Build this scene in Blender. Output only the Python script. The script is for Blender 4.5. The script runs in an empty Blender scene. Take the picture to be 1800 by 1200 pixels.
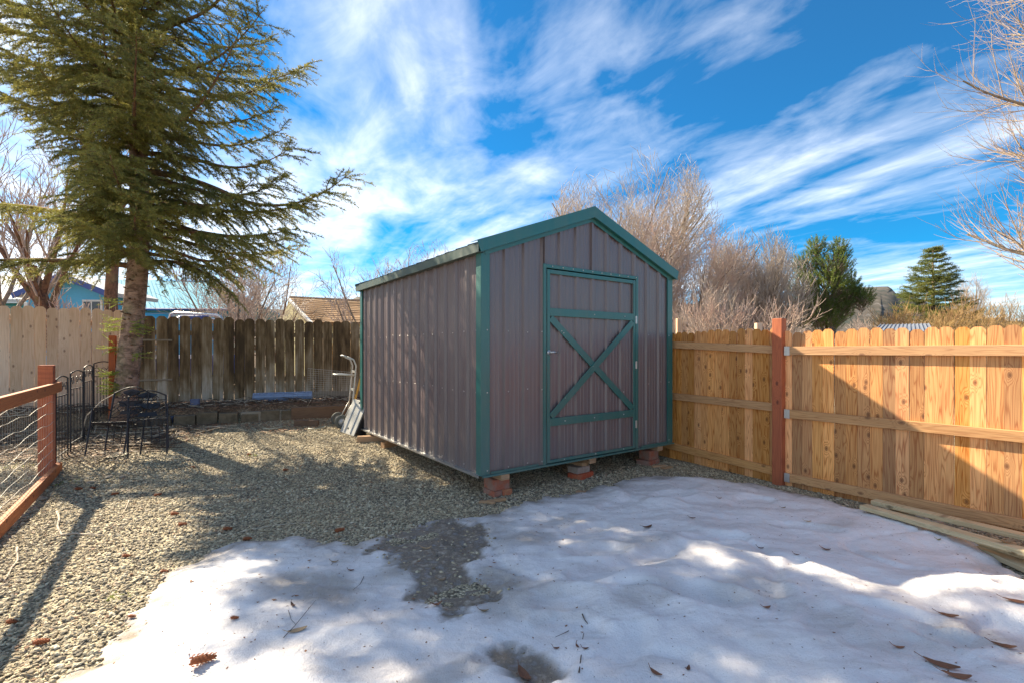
import bpy, math, random
import numpy as np
from mathutils import Vector, Matrix
R = math.radians
rng = np.random.default_rng(7)
random.seed(7)
scene = bpy.context.scene
COL = scene.collection

# ------------------------------------------------------------------ camera, light, exposure
F = 837.0 / 1800.0
CX, HY, CH = 900.0, 618.0, 1.45
cam = bpy.data.objects.new('camera', bpy.data.cameras.new('camera'))
COL.objects.link(cam); scene.camera = cam
cam.location = (0, 0, CH); cam.rotation_euler = (R(90), 0, 0)
cam.data.sensor_width = 36; cam.data.lens = 36 * F
cam.data.shift_y = 0.010
cam.data.clip_start = 0.05; cam.data.clip_end = 6000

SUN_T = Vector((1.0, -0.68, -0.96)).normalized()      # the way the light travels
elev = math.asin(-SUN_T.z)
azim = math.atan2(-SUN_T.x, -SUN_T.y)                  # clockwise from +Y
w = bpy.data.worlds.new('World'); scene.world = w; w.use_nodes = True
nt = w.node_tree; nt.nodes.clear()


class G:
    """small helper round a node tree"""
    def __init__(s, t): s.t = t
    def n(s, kind, ins=None, **kw):
        nd = s.t.nodes.new(kind)
        for k, v in kw.items(): setattr(nd, k, v)
        for k, v in (ins or {}).items():
            if isinstance(v, bpy.types.NodeSocket): s.t.links.new(v, nd.inputs[k])
            else: nd.inputs[k].default_value = v
        return nd
    def link(s, a, b): s.t.links.new(a, b)
    def m(s, op, a, b=None, c=None, clamp=False):
        nd = s.t.nodes.new('ShaderNodeMath'); nd.operation = op; nd.use_clamp = clamp
        for i, v in enumerate((a, b, c)):
            if v is None: continue
            if isinstance(v, bpy.types.NodeSocket): s.t.links.new(v, nd.inputs[i])
            else: nd.inputs[i].default_value = v
        return nd.outputs[0]
    def vm(s, op, a, b=None, out=0):
        nd = s.t.nodes.new('ShaderNodeVectorMath'); nd.operation = op
        for i, v in enumerate((a, b)):
            if v is None: continue
            if isinstance(v, bpy.types.NodeSocket): s.t.links.new(v, nd.inputs[i])
            else: nd.inputs[i].default_value = v
        return nd.outputs[out]
    def noise(s, vec, scale, detail=4, rough=0.55, dist=0.0, out='Fac'):
        nd = s.n('ShaderNodeTexNoise', {'Vector': vec, 'Scale': scale, 'Detail': detail, 'Roughness': rough, 'Distortion': dist})
        return nd.outputs[out]
    def ramp(s, fac, stops, interp='LINEAR'):
        nd = s.n('ShaderNodeValToRGB', {'Fac': fac}); cr = nd.color_ramp; cr.interpolation = interp
        while len(cr.elements) < len(stops): cr.elements.new(0.5)
        for e, (p, c) in zip(cr.elements, stops):
            e.position = p
            e.color = (c, c, c, 1) if isinstance(c, (int, float)) else (c[0], c[1], c[2], 1)
        return nd.outputs['Color']
    def mix(s, fac, a, b, blend='MIX'):
        nd = s.t.nodes.new('ShaderNodeMix'); nd.data_type = 'RGBA'; nd.blend_type = blend
        for sock, v in ((nd.inputs[0], fac), (nd.inputs[6], a), (nd.inputs[7], b)):
            if isinstance(v, bpy.types.NodeSocket): s.t.links.new(v, sock)
            elif isinstance(v, (int, float)): sock.default_value = v if sock.type == 'VALUE' else (v, v, v, 1)
            else: sock.default_value = (v[0], v[1], v[2], 1)
        return nd.outputs[2]
    def mapping(s, vec, loc=(0, 0, 0), rot=(0, 0, 0), scale=(1, 1, 1)):
        return s.n('ShaderNodeMapping', {'Vector': vec, 'Location': loc, 'Rotation': rot, 'Scale': scale}).outputs[0]


g = G(nt)
sky = g.n('ShaderNodeTexSky', sky_type='NISHITA', sun_disc=False)
sky.sun_elevation = elev; sky.sun_rotation = azim; sky.altitude = 1800
sky.air_density = 1.0; sky.dust_density = 0.6; sky.ozone_density = 2.0
hs = g.n('ShaderNodeHueSaturation', {'Color': sky.outputs[0], 'Saturation': 1.70, 'Value': 0.84, 'Hue': 0.494})
tc = g.n('ShaderNodeTexCoord')
sep = g.n('ShaderNodeSeparateXYZ', {0: tc.outputs['Generated']})
zc = g.m('MAXIMUM', sep.outputs[2], 0.03)
zc = g.m('ADD', zc, 0.06)
px_ = g.m('DIVIDE', sep.outputs[0], zc); py_ = g.m('DIVIDE', sep.outputs[1], zc)
pl = g.n('ShaderNodeCombineXYZ', {0: px_, 1: py_}).outputs[0]
# cirrus: long streaks running on the cloud layer towards a point low on the left
rot = R(28)
p1 = g.mapping(pl, loc=(3.1, 1.7, 0), rot=(0, 0, -rot), scale=(1.0, 1.0, 1))
st = g.mapping(p1, scale=(1.05, 0.45, 1))
big = g.noise(st, 1.0, 5, 0.55, 0.9)
fine = g.noise(g.mapping(p1, loc=(5, 2, 0), scale=(4.0, 1.1, 1)), 1.0, 6, 0.58, 1.0)
puff = g.noise(g.mapping(p1, loc=(1, 9, 0), scale=(2.0, 1.2, 1)), 2.0, 7, 0.6, 0.4)
s1 = g.m('ADD', g.m('MULTIPLY', big, 0.62), g.m('ADD', g.m('MULTIPLY', fine, 0.08), g.m('MULTIPLY', puff, 0.30)))
lowz = g.m('MULTIPLY', g.m('SUBTRACT', 0.45, sep.outputs[2], clamp=True), 0.22)
leftish = g.m('MULTIPLY', g.m('MULTIPLY', sep.outputs[0], -1.0), 0.10)
s1 = g.m('ADD', g.m('ADD', s1, lowz), leftish)
cl = g.ramp(s1, [(0.44, 0.02), (0.54, 0.26), (0.64, 0.62), (0.80, .97)])
above = g.m('MULTIPLY', g.m('ADD', sep.outputs[2], 0.01), 40, clamp=True)
cl = g.m('MULTIPLY', cl, above)
ccol = g.mix(cl, hs.outputs[0], (7.7, 7.9, 8.2))
bg = g.n('ShaderNodeBackground', {'Color': ccol, 'Strength': 0.078})
g.link(bg.outputs[0], g.n('ShaderNodeOutputWorld').inputs[0])

sd = bpy.data.lights.new('sun', 'SUN'); sd.energy = 5.0; sd.angle = R(0.6); sd.color = (1.0, 0.87, 0.66)
sun = bpy.data.objects.new('sun', sd); COL.objects.link(sun)
sun.rotation_euler = SUN_T.to_track_quat('-Z', 'Y').to_euler(); sun.location = (-20, 14, 20)
vs = scene.view_settings
vs.view_transform = 'Standard'; vs.look = 'None'; vs.gamma = 1; vs.use_curve_mapping = False; vs.exposure = 1.50

# ------------------------------------------------------------------ where things are
def at(px, py, d):
    return Vector(((px - CX) / 837 * d, d, CH - (py - HY) / 837 * d))

def q_of(x, y): return (x + 6.7) * .39 - (y - 8.5) * .92

def ss(a, b, v):
    t = np.clip((v - a) / (b - a), 0, 1); return t * t * (3 - 2 * t)

def ground(x, y):
    q = q_of(np.asarray(x, float), np.asarray(y, float))
    slope = .27 * np.clip((4.5 - q) / 3.3, 0, 1)
    bedmask = 1 - ss(-1.8, -1.0, np.asarray(x, float))
    bed = .24 * (1 - ss(1.12, 1.22, q)) * bedmask
    yard = ss(-12, -9.5, np.asarray(x, float) * 1.0)  # beyond the pale fence the bed goes on level
    n = .012 * np.sin(x * 1.7 + y * .9) * np.sin(y * 2.1 - x * .6)
    return slope + bed + n

def hit(px, py):
    """the point of the ground seen at a pixel"""
    d = 1.0
    while d < 60:
        x = (px - CX) / 837 * d; z = CH - (py - HY) / 837 * d
        if z <= float(ground(x, d)): return Vector((x, d, float(ground(x, d))))
        d += .01
    return Vector((x, d, 0))

# ------------------------------------------------------------------ mesh helpers
class MB:
    def __init__(s): s.v = []; s.f = []; s.mi = []
    def add(s, vs_, fs, mi=0):
        b = len(s.v); s.v += [tuple(v) for v in vs_]; s.f += [tuple(i + b for i in f) for f in fs]; s.mi += [mi] * len(fs)
    def box(s, c, size, M=None, mi=0):
        hx, hy, hz = [k / 2 for k in size]
        vs_ = [Vector((c[0] + i * hx, c[1] + j * hy, c[2] + k * hz)) for i, j, k in
               ((-1, -1, -1), (1, -1, -1), (1, 1, -1), (-1, 1, -1), (-1, -1, 1), (1, -1, 1), (1, 1, 1), (-1, 1, 1))]
        if M: vs_ = [M @ v for v in vs_]
        s.add(vs_, [(0, 3, 2, 1), (4, 5, 6, 7), (0, 1, 5, 4), (1, 2, 6, 5), (2, 3, 7, 6), (3, 0, 4, 7)], mi)
    def bbox(s, c, size, b=.004, M=None, mi=0):
        """box with chamfered edges"""
        hx, hy, hz = [k / 2 for k in size]
        pts = []; idx = {}
        for i in (-1, 1):
            for j in (-1, 1):
                for k in (-1, 1):
                    for a, p in enumerate(((hx, hy - b, hz - b), (hx - b, hy, hz - b), (hx - b, hy - b, hz))):
                        idx[(i, j, k, a)] = len(pts); pts.append(Vector((c[0] + i * p[0], c[1] + j * p[1], c[2] + k * p[2])))
        fs = []
        for a in range(3):
            for sg in (-1, 1):
                o = [(-1, -1), (1, -1), (1, 1), (-1, 1)]
                quad = []
                for u, v in o:
                    key = [0, 0, 0]; key[a] = sg; key[(a + 1) % 3] = u; key[(a + 2) % 3] = v
                    quad.append(idx[(key[0], key[1], key[2], a)])
                fs.append(quad if sg > 0 else quad[::-1])
        for a in range(3):
            b1, b2 = (a + 1) % 3, (a + 2) % 3
            for u in (-1, 1):
                for v in (-1, 1):
                    k0 = [0, 0, 0]; k0[a] = -1; k0[b1] = u; k0[b2] = v
                    k1 = list(k0); k1[a] = 1
                    qd = [idx[(*k0, b1)], idx[(*k1, b1)], idx[(*k1, b2)], idx[(*k0, b2)]]
                    fs.append(qd if u * v < 0 else qd[::-1])
        for i in (-1, 1):
            for j in (-1, 1):
                for k in (-1, 1):
                    t = [idx[(i, j, k, 0)], idx[(i, j, k, 1)], idx[(i, j, k, 2)]]
                    fs.append(t if i * j * k > 0 else t[::-1])
        if M: pts = [M @ p for p in pts]
        s.add(pts, fs, mi)
    def tube(s, pts, r, n=6, cap=True, mi=0, closed=False):
        pts = [Vector(p) for p in pts]; rs = r if isinstance(r, (list, tuple)) else [r] * len(pts)
        rings = []; m = len(pts); prev = None
        for i, p in enumerate(pts):
            if closed: d = pts[(i + 1) % m] - pts[i - 1]
            else: d = pts[min(i + 1, m - 1)] - pts[max(i - 1, 0)]
            d.normalize()
            if prev is None:
                u = d.orthogonal().normalized()
            else:
                u = (prev - d * prev.dot(d)).normalized()
            prev = u; v = d.cross(u)
            rings.append([p + (u * math.cos(2 * math.pi * k / n) + v * math.sin(2 * math.pi * k / n)) * rs[i] for k in range(n)])
        vs_ = [v for rg in rings for v in rg]; fs = []
        for i in range(m if closed else m - 1):
            j = (i + 1) % m
            for k in range(n):
                a = i * n + k; b = i * n + (k + 1) % n; c = j * n + (k + 1) % n; d2 = j * n + k
                fs.append((a, b, c, d2))
        if cap and not closed: fs += [tuple(range(n))[::-1], tuple((m - 1) * n + k for k in range(n))]
        s.add(vs_, fs, mi)
    def prism(s, poly, y0, y1, M=None, mi=0):
        """outline (x,z) extruded along y from y0 to y1"""
        n = len(poly)
        vs_ = [Vector((x, y0, z)) for x, z in poly] + [Vector((x, y1, z)) for x, z in poly]
        if M: vs_ = [M @ v for v in vs_]
        fs = [tuple(range(n)), tuple(range(2 * n - 1, n - 1, -1))]
        for i in range(n):
            j = (i + 1) % n; fs.append((i, i + n, j + n, j))
        s.add(vs_, fs, mi)
    def lathe(s, prof, n=16, M=None, mi=0):
        vs_ = []; fs = []
        for r_, z in prof:
            for k in range(n):
                a = 2 * math.pi * k / n; vs_.append(Vector((r_ * math.cos(a), r_ * math.sin(a), z)))
        for i in range(len(prof) - 1):
            for k in range(n):
                fs.append((i * n + k, i * n + (k + 1) % n, (i + 1) * n + (k + 1) % n, (i + 1) * n + k))
        if M: vs_ = [M @ v for v in vs_]
        s.add(vs_, fs, mi)
    def mesh(s, name, mats, smooth=False):
        me = bpy.data.meshes.new(name); me.from_pydata(s.v, [], s.f); me.validate(verbose=False)
        for m_ in (mats if isinstance(mats, (list, tuple)) else [mats]): me.materials.append(m_)
        if max(s.mi, default=0) > 0 and len(me.polygons) == len(s.mi): me.polygons.foreach_set('material_index', s.mi)
        if smooth: me.polygons.foreach_set('use_smooth', [True] * len(me.polygons))
        me.update(); return me

def obj(name, me, mat=None, parent=None, loc=None, rot=None, smooth=False, kind=None):
    if isinstance(me, MB): me = me.mesh(name, mat, smooth)
    o = bpy.data.objects.new(name, me); COL.objects.link(o)
    if parent: o.parent = parent
    if loc is not None: o.location = loc
    if rot is not None: o.rotation_euler = rot
    if kind: o['kind'] = kind
    return o

def tag(o, label, cat, group=None):
    o['label'] = label; o['category'] = cat
    if group: o['group'] = group
    return o

def thing(name, label, cat, loc=(0, 0, 0), rotz=0, group=None):
    o = bpy.data.objects.new(name, None); COL.objects.link(o); o.empty_display_size = .1
    o.location = loc; o.rotation_euler = (0, 0, rotz)
    return tag(o, label, cat, group)

def copy_tree(o, parent=None):
    c = o.copy(); COL.objects.link(c)
    if parent: c.parent = parent
    for ch in list(o.children): copy_tree(ch, c)
    return c

def np_mesh(name, V, Fc, mats, smooth=False, mi=None):
    """V (n,3), Fc (m,k) with k = 3 or 4"""
    me = bpy.data.meshes.new(name); k = Fc.shape[1]
    me.vertices.add(len(V)); me.vertices.foreach_set('co', V.astype(np.float32).ravel())
    me.loops.add(Fc.size); me.loops.foreach_set('vertex_index', Fc.astype(np.int32).ravel())
    me.polygons.add(len(Fc)); me.polygons.foreach_set('loop_start', np.arange(0, Fc.size, k, dtype=np.int32))
    me.polygons.foreach_set('loop_total', np.full(len(Fc), k, dtype=np.int32))
    for m_ in (mats if isinstance(mats, (list, tuple)) else [mats]): me.materials.append(m_)
    if mi is not None: me.polygons.foreach_set('material_index', mi.astype(np.int32))
    me.polygons.foreach_set('use_smooth', np.full(len(Fc), smooth))
    me.update(calc_edges=True); return me

# ------------------------------------------------------------------ materials
def new_mat(name):
    m_ = bpy.data.materials.new(name); m_.use_nodes = True
    t = m_.node_tree; t.nodes.clear(); gg = G(t)
    b = gg.n('ShaderNodeBsdfPrincipled'); o = gg.n('ShaderNodeOutputMaterial'); gg.link(b.outputs[0], o.inputs[0])
    return m_, gg, b

def bump(gg, b, h, strength=.3, dist=.01):
    bn = gg.n('ShaderNodeBump', {'Height': h, 'Strength': strength, 'Distance': dist})
    gg.link(bn.outputs[0], b.inputs['Normal'])

def objvec(gg, spread=37.0):
    """object coordinates shifted by a random amount for every object"""
    t = gg.n('ShaderNodeTexCoord').outputs['Object']; r_ = gg.n('ShaderNodeObjectInfo').outputs['Random']
    off = gg.n('ShaderNodeCombineXYZ', {0: gg.m('MULTIPLY', r_, spread), 1: gg.m('MULTIPLY', r_, spread * 1.7), 2: gg.m('MULTIPLY', r_, spread * 3.1)}).outputs[0]
    return gg.vm('ADD', t, off), r_, t

def wood(name, light, mid, dark, knot=None, along='Z', rings=9.0, streak=.35, rough=.75, tone=.25, knots=True, gscale=1.0, sat=1.0):
    m_, gg, b = new_mat(name)
    v, r_, t0 = objvec(gg)
    if along == 'X': v = gg.mapping(v, rot=(0, R(90), 0))
    # knots: cells stretched along the grain
    sv = gg.n('ShaderNodeSeparateXYZ', {0: v})
    kv = gg.n('ShaderNodeCombineXYZ', {0: gg.m('MULTIPLY', sv.outputs[0], 7.5), 1: gg.m('MULTIPLY', sv.outputs[2], 4.2)}).outputs[0]
    vo = gg.n('ShaderNodeTexVoronoi', {'Vector': kv, 'Scale': 1.0, 'Randomness': 1.0}, voronoi_dimensions='2D')
    dist = vo.outputs['Distance']
    sel = gg.m('GREATER_THAN', gg.n('ShaderNodeSeparateColor', {0: vo.outputs['Color']}).outputs[0], .60)
    near = gg.m('MULTIPLY', gg.m('SUBTRACT', 1.0, gg.m('DIVIDE', dist, .42), clamp=True), sel)
    base = gg.noise(gg.mapping(v, scale=(12 * gscale, 2.0, .85 * gscale)), 1.0, 2, .5, .2)
    ph = gg.m('ADD', gg.m('MULTIPLY', base, rings), gg.m('MULTIPLY', gg.m('POWER', near, 1.6), 2.6 if knots else 0.0))
    fr = gg.m('FRACT', gg.m('MULTIPLY', ph, 1.6))
    ring = gg.ramp(fr, [(0.0, 1.0), (0.14, .30), (0.5, .0), (0.75, .30), (0.93, 1.0)])
    fibre = gg.noise(gg.mapping(v, scale=(140, 60, 2.6)), 1.0, 3, .6)
    blot = gg.noise(gg.mapping(v, scale=(3, 3, .9)), 1.0, 3, .55)
    col = gg.mix(gg.m('MULTIPLY', ring, gg.m('ADD', .35, gg.m('MULTIPLY', gg.noise(gg.mapping(v, scale=(20, 5, 1.5)), 1.0, 2, .5), .75))), light, mid)
    col = gg.mix(gg.m('MULTIPLY', gg.m('SUBTRACT', gg.m('MULTIPLY', blot, 2.2), .75, clamp=True), streak), col, dark)
    col = gg.mix(gg.ramp(fibre, [(.35, .30), (.6, 0.0)]), col, dark)
    if knots:
        kd = gg.m('MULTIPLY', gg.m('SUBTRACT', 1.0, gg.m('DIVIDE', dist, .125), clamp=True), sel)
        col = gg.mix(gg.m('MULTIPLY', gg.m('POWER', kd, .5), .85), col, knot or dark)
    # board to board tone
    tn = gg.m('ADD', gg.m('MULTIPLY', gg.m('SUBTRACT', r_, .5), tone * 2), 1.0)
    hsv = gg.n('ShaderNodeHueSaturation', {'Color': col, 'Value': tn, 'Saturation': gg.m('ADD', sat, gg.m('MULTIPLY', gg.m('SUBTRACT', gg.m('FRACT', gg.m('MULTIPLY', r_, 7.3)), .5), .16))})
    gg.link(hsv.outputs[0], b.inputs['Base Color']); b.inputs['Roughness'].default_value = rough
    bump(gg, b, gg.m('ADD', gg.m('MULTIPLY', ring, -.5), fibre), .35, .002)
    return m_

def plain(name, col, rough=.5, metal=0.0, noise_amt=.15, nscale=12.0, bumpy=0.0, spec=None):
    m_, gg, b = new_mat(name)
    v, r_, t0 = objvec(gg)
    n_ = gg.noise(v, nscale, 5, .6)
    n2 = gg.noise(v, nscale * .17, 3, .5)
    f = gg.m('ADD', gg.m('MULTIPLY', gg.m('SUBTRACT', n_, .5), noise_amt * 2), gg.m('ADD', 1.0, gg.m('MULTIPLY', gg.m('SUBTRACT', n2, .5), noise_amt * 1.6)))
    c = gg.n('ShaderNodeHueSaturation', {'Color': (*col, 1), 'Value': f}).outputs[0]
    gg.link(c, b.inputs['Base Color'])
    gg.link(gg.m('ADD', rough, gg.m('MULTIPLY', gg.m('SUBTRACT', n_, .5), .25), clamp=True), b.inputs['Roughness'])
    b.inputs['Metallic'].default_value = metal
    if spec is not None: b.inputs['Specular IOR Level'].default_value = spec
    if bumpy: bump(gg, b, n_, bumpy, .01)
    return m_

M = {}
M['cedar'] = wood('new_fence_wood', (.88, .46, .175), (.46, .135, .030), (.30, .085, .018), knot=(.11, .028, .010), tone=.40, sat=1.02)
M['cedar_rail'] = wood('new_rail_wood', (.70, .38, .15), (.46, .20, .065), (.27, .12, .05), knot=(.14, .05, .02), along='X', tone=.1)
M['red_post'] = wood('red_stained_wood', (.52, .115, .018), (.38, .072, .013), (.20, .036, .008), knot=(.06, .015, .01), tone=.08, streak=.5)
M['red_rail'] = wood('red_stained_rail_wood', (.58, .20, .060), (.42, .13, .04), (.24, .05, .02), knot=(.1, .03, .02), along='X', tone=.05)
M['pale'] = wood('pale_fence_wood', (.78, .57, .40), (.64, .42, .27), (.42, .22, .11), knot=(.16, .07, .04), tone=.16, streak=.55, rings=5)
M['deck'] = wood('deck_board_wood', (.66, .54, .32), (.48, .37, .20), (.26, .19, .10), along='X', tone=.15, knot=(.1, .06, .03))
M['lumber'] = wood('lumber_block_wood', (.50, .32, .18), (.38, .21, .10), (.20, .10, .05), along='X', tone=.2, knots=False)
M['tie'] = wood('old_timber_wood', (.20, .12, .07), (.13, .07, .04), (.06, .035, .02), along='X', tone=.2)
M['greytimber'] = wood('grey_timber_wood', (.30, .25, .18), (.22, .18, .13), (.12, .10, .07), along='X', tone=.2)

# weathered fence: brown streaks, pale grey towards the ground
m_, gg, b = new_mat('weathered_fence_wood'); v, r_, t0 = objvec(gg)
grain = gg.noise(gg.mapping(v, scale=(38, 8, 1.2)), 1.0, 4, .65, .2)
blot = gg.noise(gg.mapping(v, scale=(7, 3, 1.7)), 1.0, 4, .6, .3)
sz = gg.n('ShaderNodeSeparateXYZ', {0: t0}).outputs[2]
low = gg.m('SUBTRACT', 1.0, gg.m('DIVIDE', gg.m('SUBTRACT', sz, .1), .55), clamp=True)
f = gg.m('ADD', gg.m('ADD', blot, gg.m('MULTIPLY', low, .22)), gg.m('MULTIPLY', gg.m('SUBTRACT', grain, .5), .55))
f = gg.m('ADD', f, gg.m('MULTIPLY', gg.m('SUBTRACT', r_, .5), .22))
col = gg.ramp(f, [(.32, (.055, .034, .015)), (.46, (.12, .078, .036)), (.58, (.19, .132, .07)), (.72, (.29, .23, .15)), (.90, (.46, .40, .32))])
gg.link(col, b.inputs['Base Color']); b.inputs['Roughness'].default_value = .9
bump(gg, b, grain, .6, .004); M['old'] = m_

def painted_metal(name, col, rough, dirt=(.30, .27, .22), dirt_amt=.18):
    m_, gg, b = new_mat(name); v, r_, t0 = objvec(gg, 3.0)
    geo = gg.n('ShaderNodeNewGeometry')
    wv = geo.outputs['Position']
    n1 = gg.noise(gg.mapping(wv, scale=(9, 9, 1.2)), 1.0, 5, .6)
    n2 = gg.noise(wv, 60, 3, .6)
    wz = gg.n('ShaderNodeSeparateXYZ', {0: wv}).outputs[2]
    lowd = gg.m('MULTIPLY', gg.m('SUBTRACT', 1.0, gg.m('DIVIDE', gg.m('SUBTRACT', wz, .22), .55), clamp=True), .30)
    d_ = gg.m('ADD', gg.m('MULTIPLY', gg.ramp(n1, [(.42, 0.0), (.72, 1.0)]), dirt_amt), gg.m('MULTIPLY', lowd, n1))
    c = gg.mix(d_, col, dirt)
    c = gg.mix(gg.ramp(n2, [(.68, 0.0), (.74, .16)]), c, (.5, .48, .44))
    gg.link(c, b.inputs['Base Color'])
    gg.link(gg.m('ADD', rough, gg.m('MULTIPLY', gg.m('SUBTRACT', n1, .5), .3)), b.inputs['Roughness'])
    big_ = gg.noise(wv, 3.2, 2, .5)
    bump(gg, b, gg.m('ADD', big_, gg.m('MULTIPLY', n2, .02)), .25, .012); b.inputs['Specular IOR Level'].default_value = .75
    return m_
M['siding'] = painted_metal('brown_siding_metal', (.135, .100, .104), .36)
M['teal'] = painted_metal('teal_trim_metal', (.012, .120, .110), .40, dirt_amt=.10)
M['roofmetal'] = painted_metal('roof_metal', (.05, .085, .075), .45)
M['galv'] = plain('galvanised_metal', (.55, .55, .54), .38, .85, .12, 20)
M['alu'] = plain('dull_aluminium', (.50, .49, .45), .50, .55, .18, 9)
M['screw'] = plain('screw_metal', (.55, .52, .48), .35, .6)
M['wire'] = plain('wire_metal', (.45, .42, .36), .5, .3)
M['iron'] = plain('black_iron', (.022, .020, .024), .5, .3, .3, 30)
M['rubber'] = plain('grey_rubber', (.09, .095, .085), .8, 0, .2)
M['hub'] = plain('wheel_hub_metal', (.42, .42, .42), .5, .3)
M['yellow'] = plain('yellow_wood', (.65, .33, .05), .6, 0, .2)
M['bluemesh'] = plain('blue_plastic', (.25, .34, .52), .5, 0, .2)
M['bluepl'] = plain('blue_grey_plastic', (.10, .13, .24), .5, 0, .2)
M['blackpl'] = plain('black_plastic', (.02, .02, .022), .45)
M['hose'] = plain('hose_rubber', (.45, .42, .30), .5)
M['white_enamel'] = plain('white_enamel', (.75, .74, .7), .35)
M['blue_wall'] = plain('blue_house_paint', (.10, .42, .66), .7, 0, .12)
M['darkblue'] = plain('dark_blue_trim', (.05, .09, .30), .6)
M['teal_wall'] = plain('teal_house_paint', (.04, .28, .28), .7)
M['blue_roof'] = plain('pale_blue_roof_metal', (.10, .35, .47), .8, .0, .06, spec=.1)
M['white_roof'] = plain('white_roof_metal', (.55, .56, .56), .8, .0, .05, spec=.1)
M['whitetrim'] = plain('white_trim_paint', (.72, .72, .68), .6)
M['yellow_wall'] = plain('cream_wall_paint', (.60, .54, .30), .7)
M['window_glass'] = plain('dark_window_glass', (.03, .035, .045), .12, 0, .05)
M['shingle'] = plain('tan_shingles', (.36, .22, .11), .85, 0, .35, 5, .4)
M['shingle_d'] = plain('brown_shingles', (.16, .11, .08), .85, 0, .35, 5, .4)
M['greyroof'] = plain('grey_roof_metal', (.20, .22, .26), .7, .0)
M['chrome'] = plain('bright_tube_metal', (.6, .6, .6), .25, .8)
M['cone'] = plain('pine_cone_scales', (.30, .09, .03), .8, 0, .5, 60, .5)
M['stick'] = plain('pale_dead_stick', (.48, .40, .30), .8, 0, .3, 30)
M['darkstick'] = plain('dark_stick', (.10, .07, .05), .8, 0, .3, 30)

# brick, with mortar remains
def brickmat(name, c1, c2):
    m_, gg, b = new_mat(name); v, r_, t0 = objvec(gg)
    n1 = gg.noise(v, 9, 5, .65); n2 = gg.noise(v, 70, 3, .6)
    c = gg.mix(gg.ramp(n1, [(.40, 0.0), (.60, 1.0)]), c1, c2)
    c = gg.mix(gg.ramp(n2, [(.3, .35), (.55, 0.0)]), c, (.10, .06, .05))
    gg.link(c, b.inputs['Base Color']); b.inputs['Roughness'].default_value = .9
    bump(gg, b, gg.m('ADD', n1, gg.m('MULTIPLY', n2, .4)), .7, .008)
    return m_
M['brick'] = brickmat('red_brick', (.42, .13, .07), (.33, .20, .15))
M['greybrick'] = brickmat('mortared_brick', (.36, .27, .22), (.42, .36, .30))
M['redbrick'] = brickmat('orange_red_brick', (.52, .10, .04), (.45, .20, .10))
M['concrete'] = brickmat('concrete', (.34, .30, .24), (.24, .21, .16)); M['tanblock'] = brickmat('tan_block', (.19, .145, .09), (.11, .085, .05))

# bark
def barkmat(name, c1, c2, sc=(14, 14, 9)):
    m_, gg, b = new_mat(name); v, r_, t0 = objvec(gg, 5)
    n1 = gg.noise(gg.mapping(v, scale=sc), 1.0, 5, .65, .6); n2 = gg.noise(v, 4, 3, .5)
    c = gg.mix(gg.ramp(n1, [(.38, 1.0), (.62, 0.0)]), c1, c2)
    c = gg.mix(gg.ramp(n2, [(.5, 0.0), (.75, .4)]), c, (.22, .24, .10))
    gg.link(c, b.inputs['Base Color']); b.inputs['Roughness'].default_value = .9
    bump(gg, b, n1, .9, .03)
    return m_
M['sprucebark'] = barkmat('spruce_bark', (.42, .27, .20), (.13, .075, .05), (9, 9, 16))
M['bark'] = barkmat('grey_bark', (.38, .30, .23), (.17, .13, .10))
M['brownbark'] = barkmat('brown_bark', (.26, .13, .07), (.09, .045, .03))

def twigmat(name, c1, c2):
    m_, gg, b = new_mat(name)
    n_ = gg.noise(gg.n('ShaderNodeNewGeometry').outputs['Position'], 1.3, 3, .6)
    gg.link(gg.mix(gg.ramp(n_, [(.35, 0.0), (.65, 1.0)]), c1, c2), b.inputs['Base Color']); b.inputs['Roughness'].default_value = .8
    return m_
M['twig_tan'] = twigmat('tan_twigs', (.56, .48, .40), (.42, .33, .27))
M['twig_red'] = twigmat('reddish_twigs', (.50, .34, .28), (.52, .43, .35))
M['twig_grey'] = twigmat('grey_twigs', (.52, .42, .36), (.36, .28, .24))
M['twig_gold'] = twigmat('golden_twigs', (.50, .33, .12), (.36, .22, .10))
M['twig_willow'] = twigmat('willow_twigs', (.46, .35, .22), (.32, .24, .22))

def needlemat(name, c1, c2, c3, sc=2.0):
    m_, gg, b = new_mat(name)
    P = gg.n('ShaderNodeNewGeometry').outputs['Position']
    n_ = gg.noise(P, sc, 4, .6); n2 = gg.noise(P, 21, 2, .6)
    c = gg.mix(gg.ramp(n_, [(.38, 0.0), (.62, 1.0)]), c1, c2)
    c = gg.mix(gg.ramp(n2, [(.60, 0.0), (.70, .75)]), c, c3)
    gg.link(c, b.inputs['Base Color']); b.inputs['Roughness'].default_value = .55
    b.inputs['Specular IOR Level'].default_value = .3
    # leaves let a little light through
    tr = gg.n('ShaderNodeBsdfTranslucent', {'Color': c}); mx = gg.n('ShaderNodeMixShader', {0: .38})
    gg.link(b.outputs[0], mx.inputs[1]); gg.link(tr.outputs[0], mx.inputs[2])
    gg.link(mx.outputs[0], [n for n in gg.t.nodes if n.type == 'OUTPUT_MATERIAL'][0].inputs[0])
    return m_
M['needle'] = needlemat('spruce_needles', (.33, .30, .070), (.20, .21, .070), (.55, .42, .15))
M['needle_y'] = needlemat('yellow_green_needles', (.33, .36, .06), (.20, .26, .05), (.4, .38, .1))
M['needle_d'] = needlemat('dark_pine_needles', (.12, .17, .045), (.20, .25, .05), (.28, .29, .05), .8)
M['needle_b'] = needlemat('distant_spruce_needles', (.22, .23, .05), (.12, .16, .045), (.20, .17, .06), .8)
M['scrub'] = needlemat('scrub_leaves', (.30, .19, .07), (.22, .15, .06), (.36, .26, .10), .5)

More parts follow.
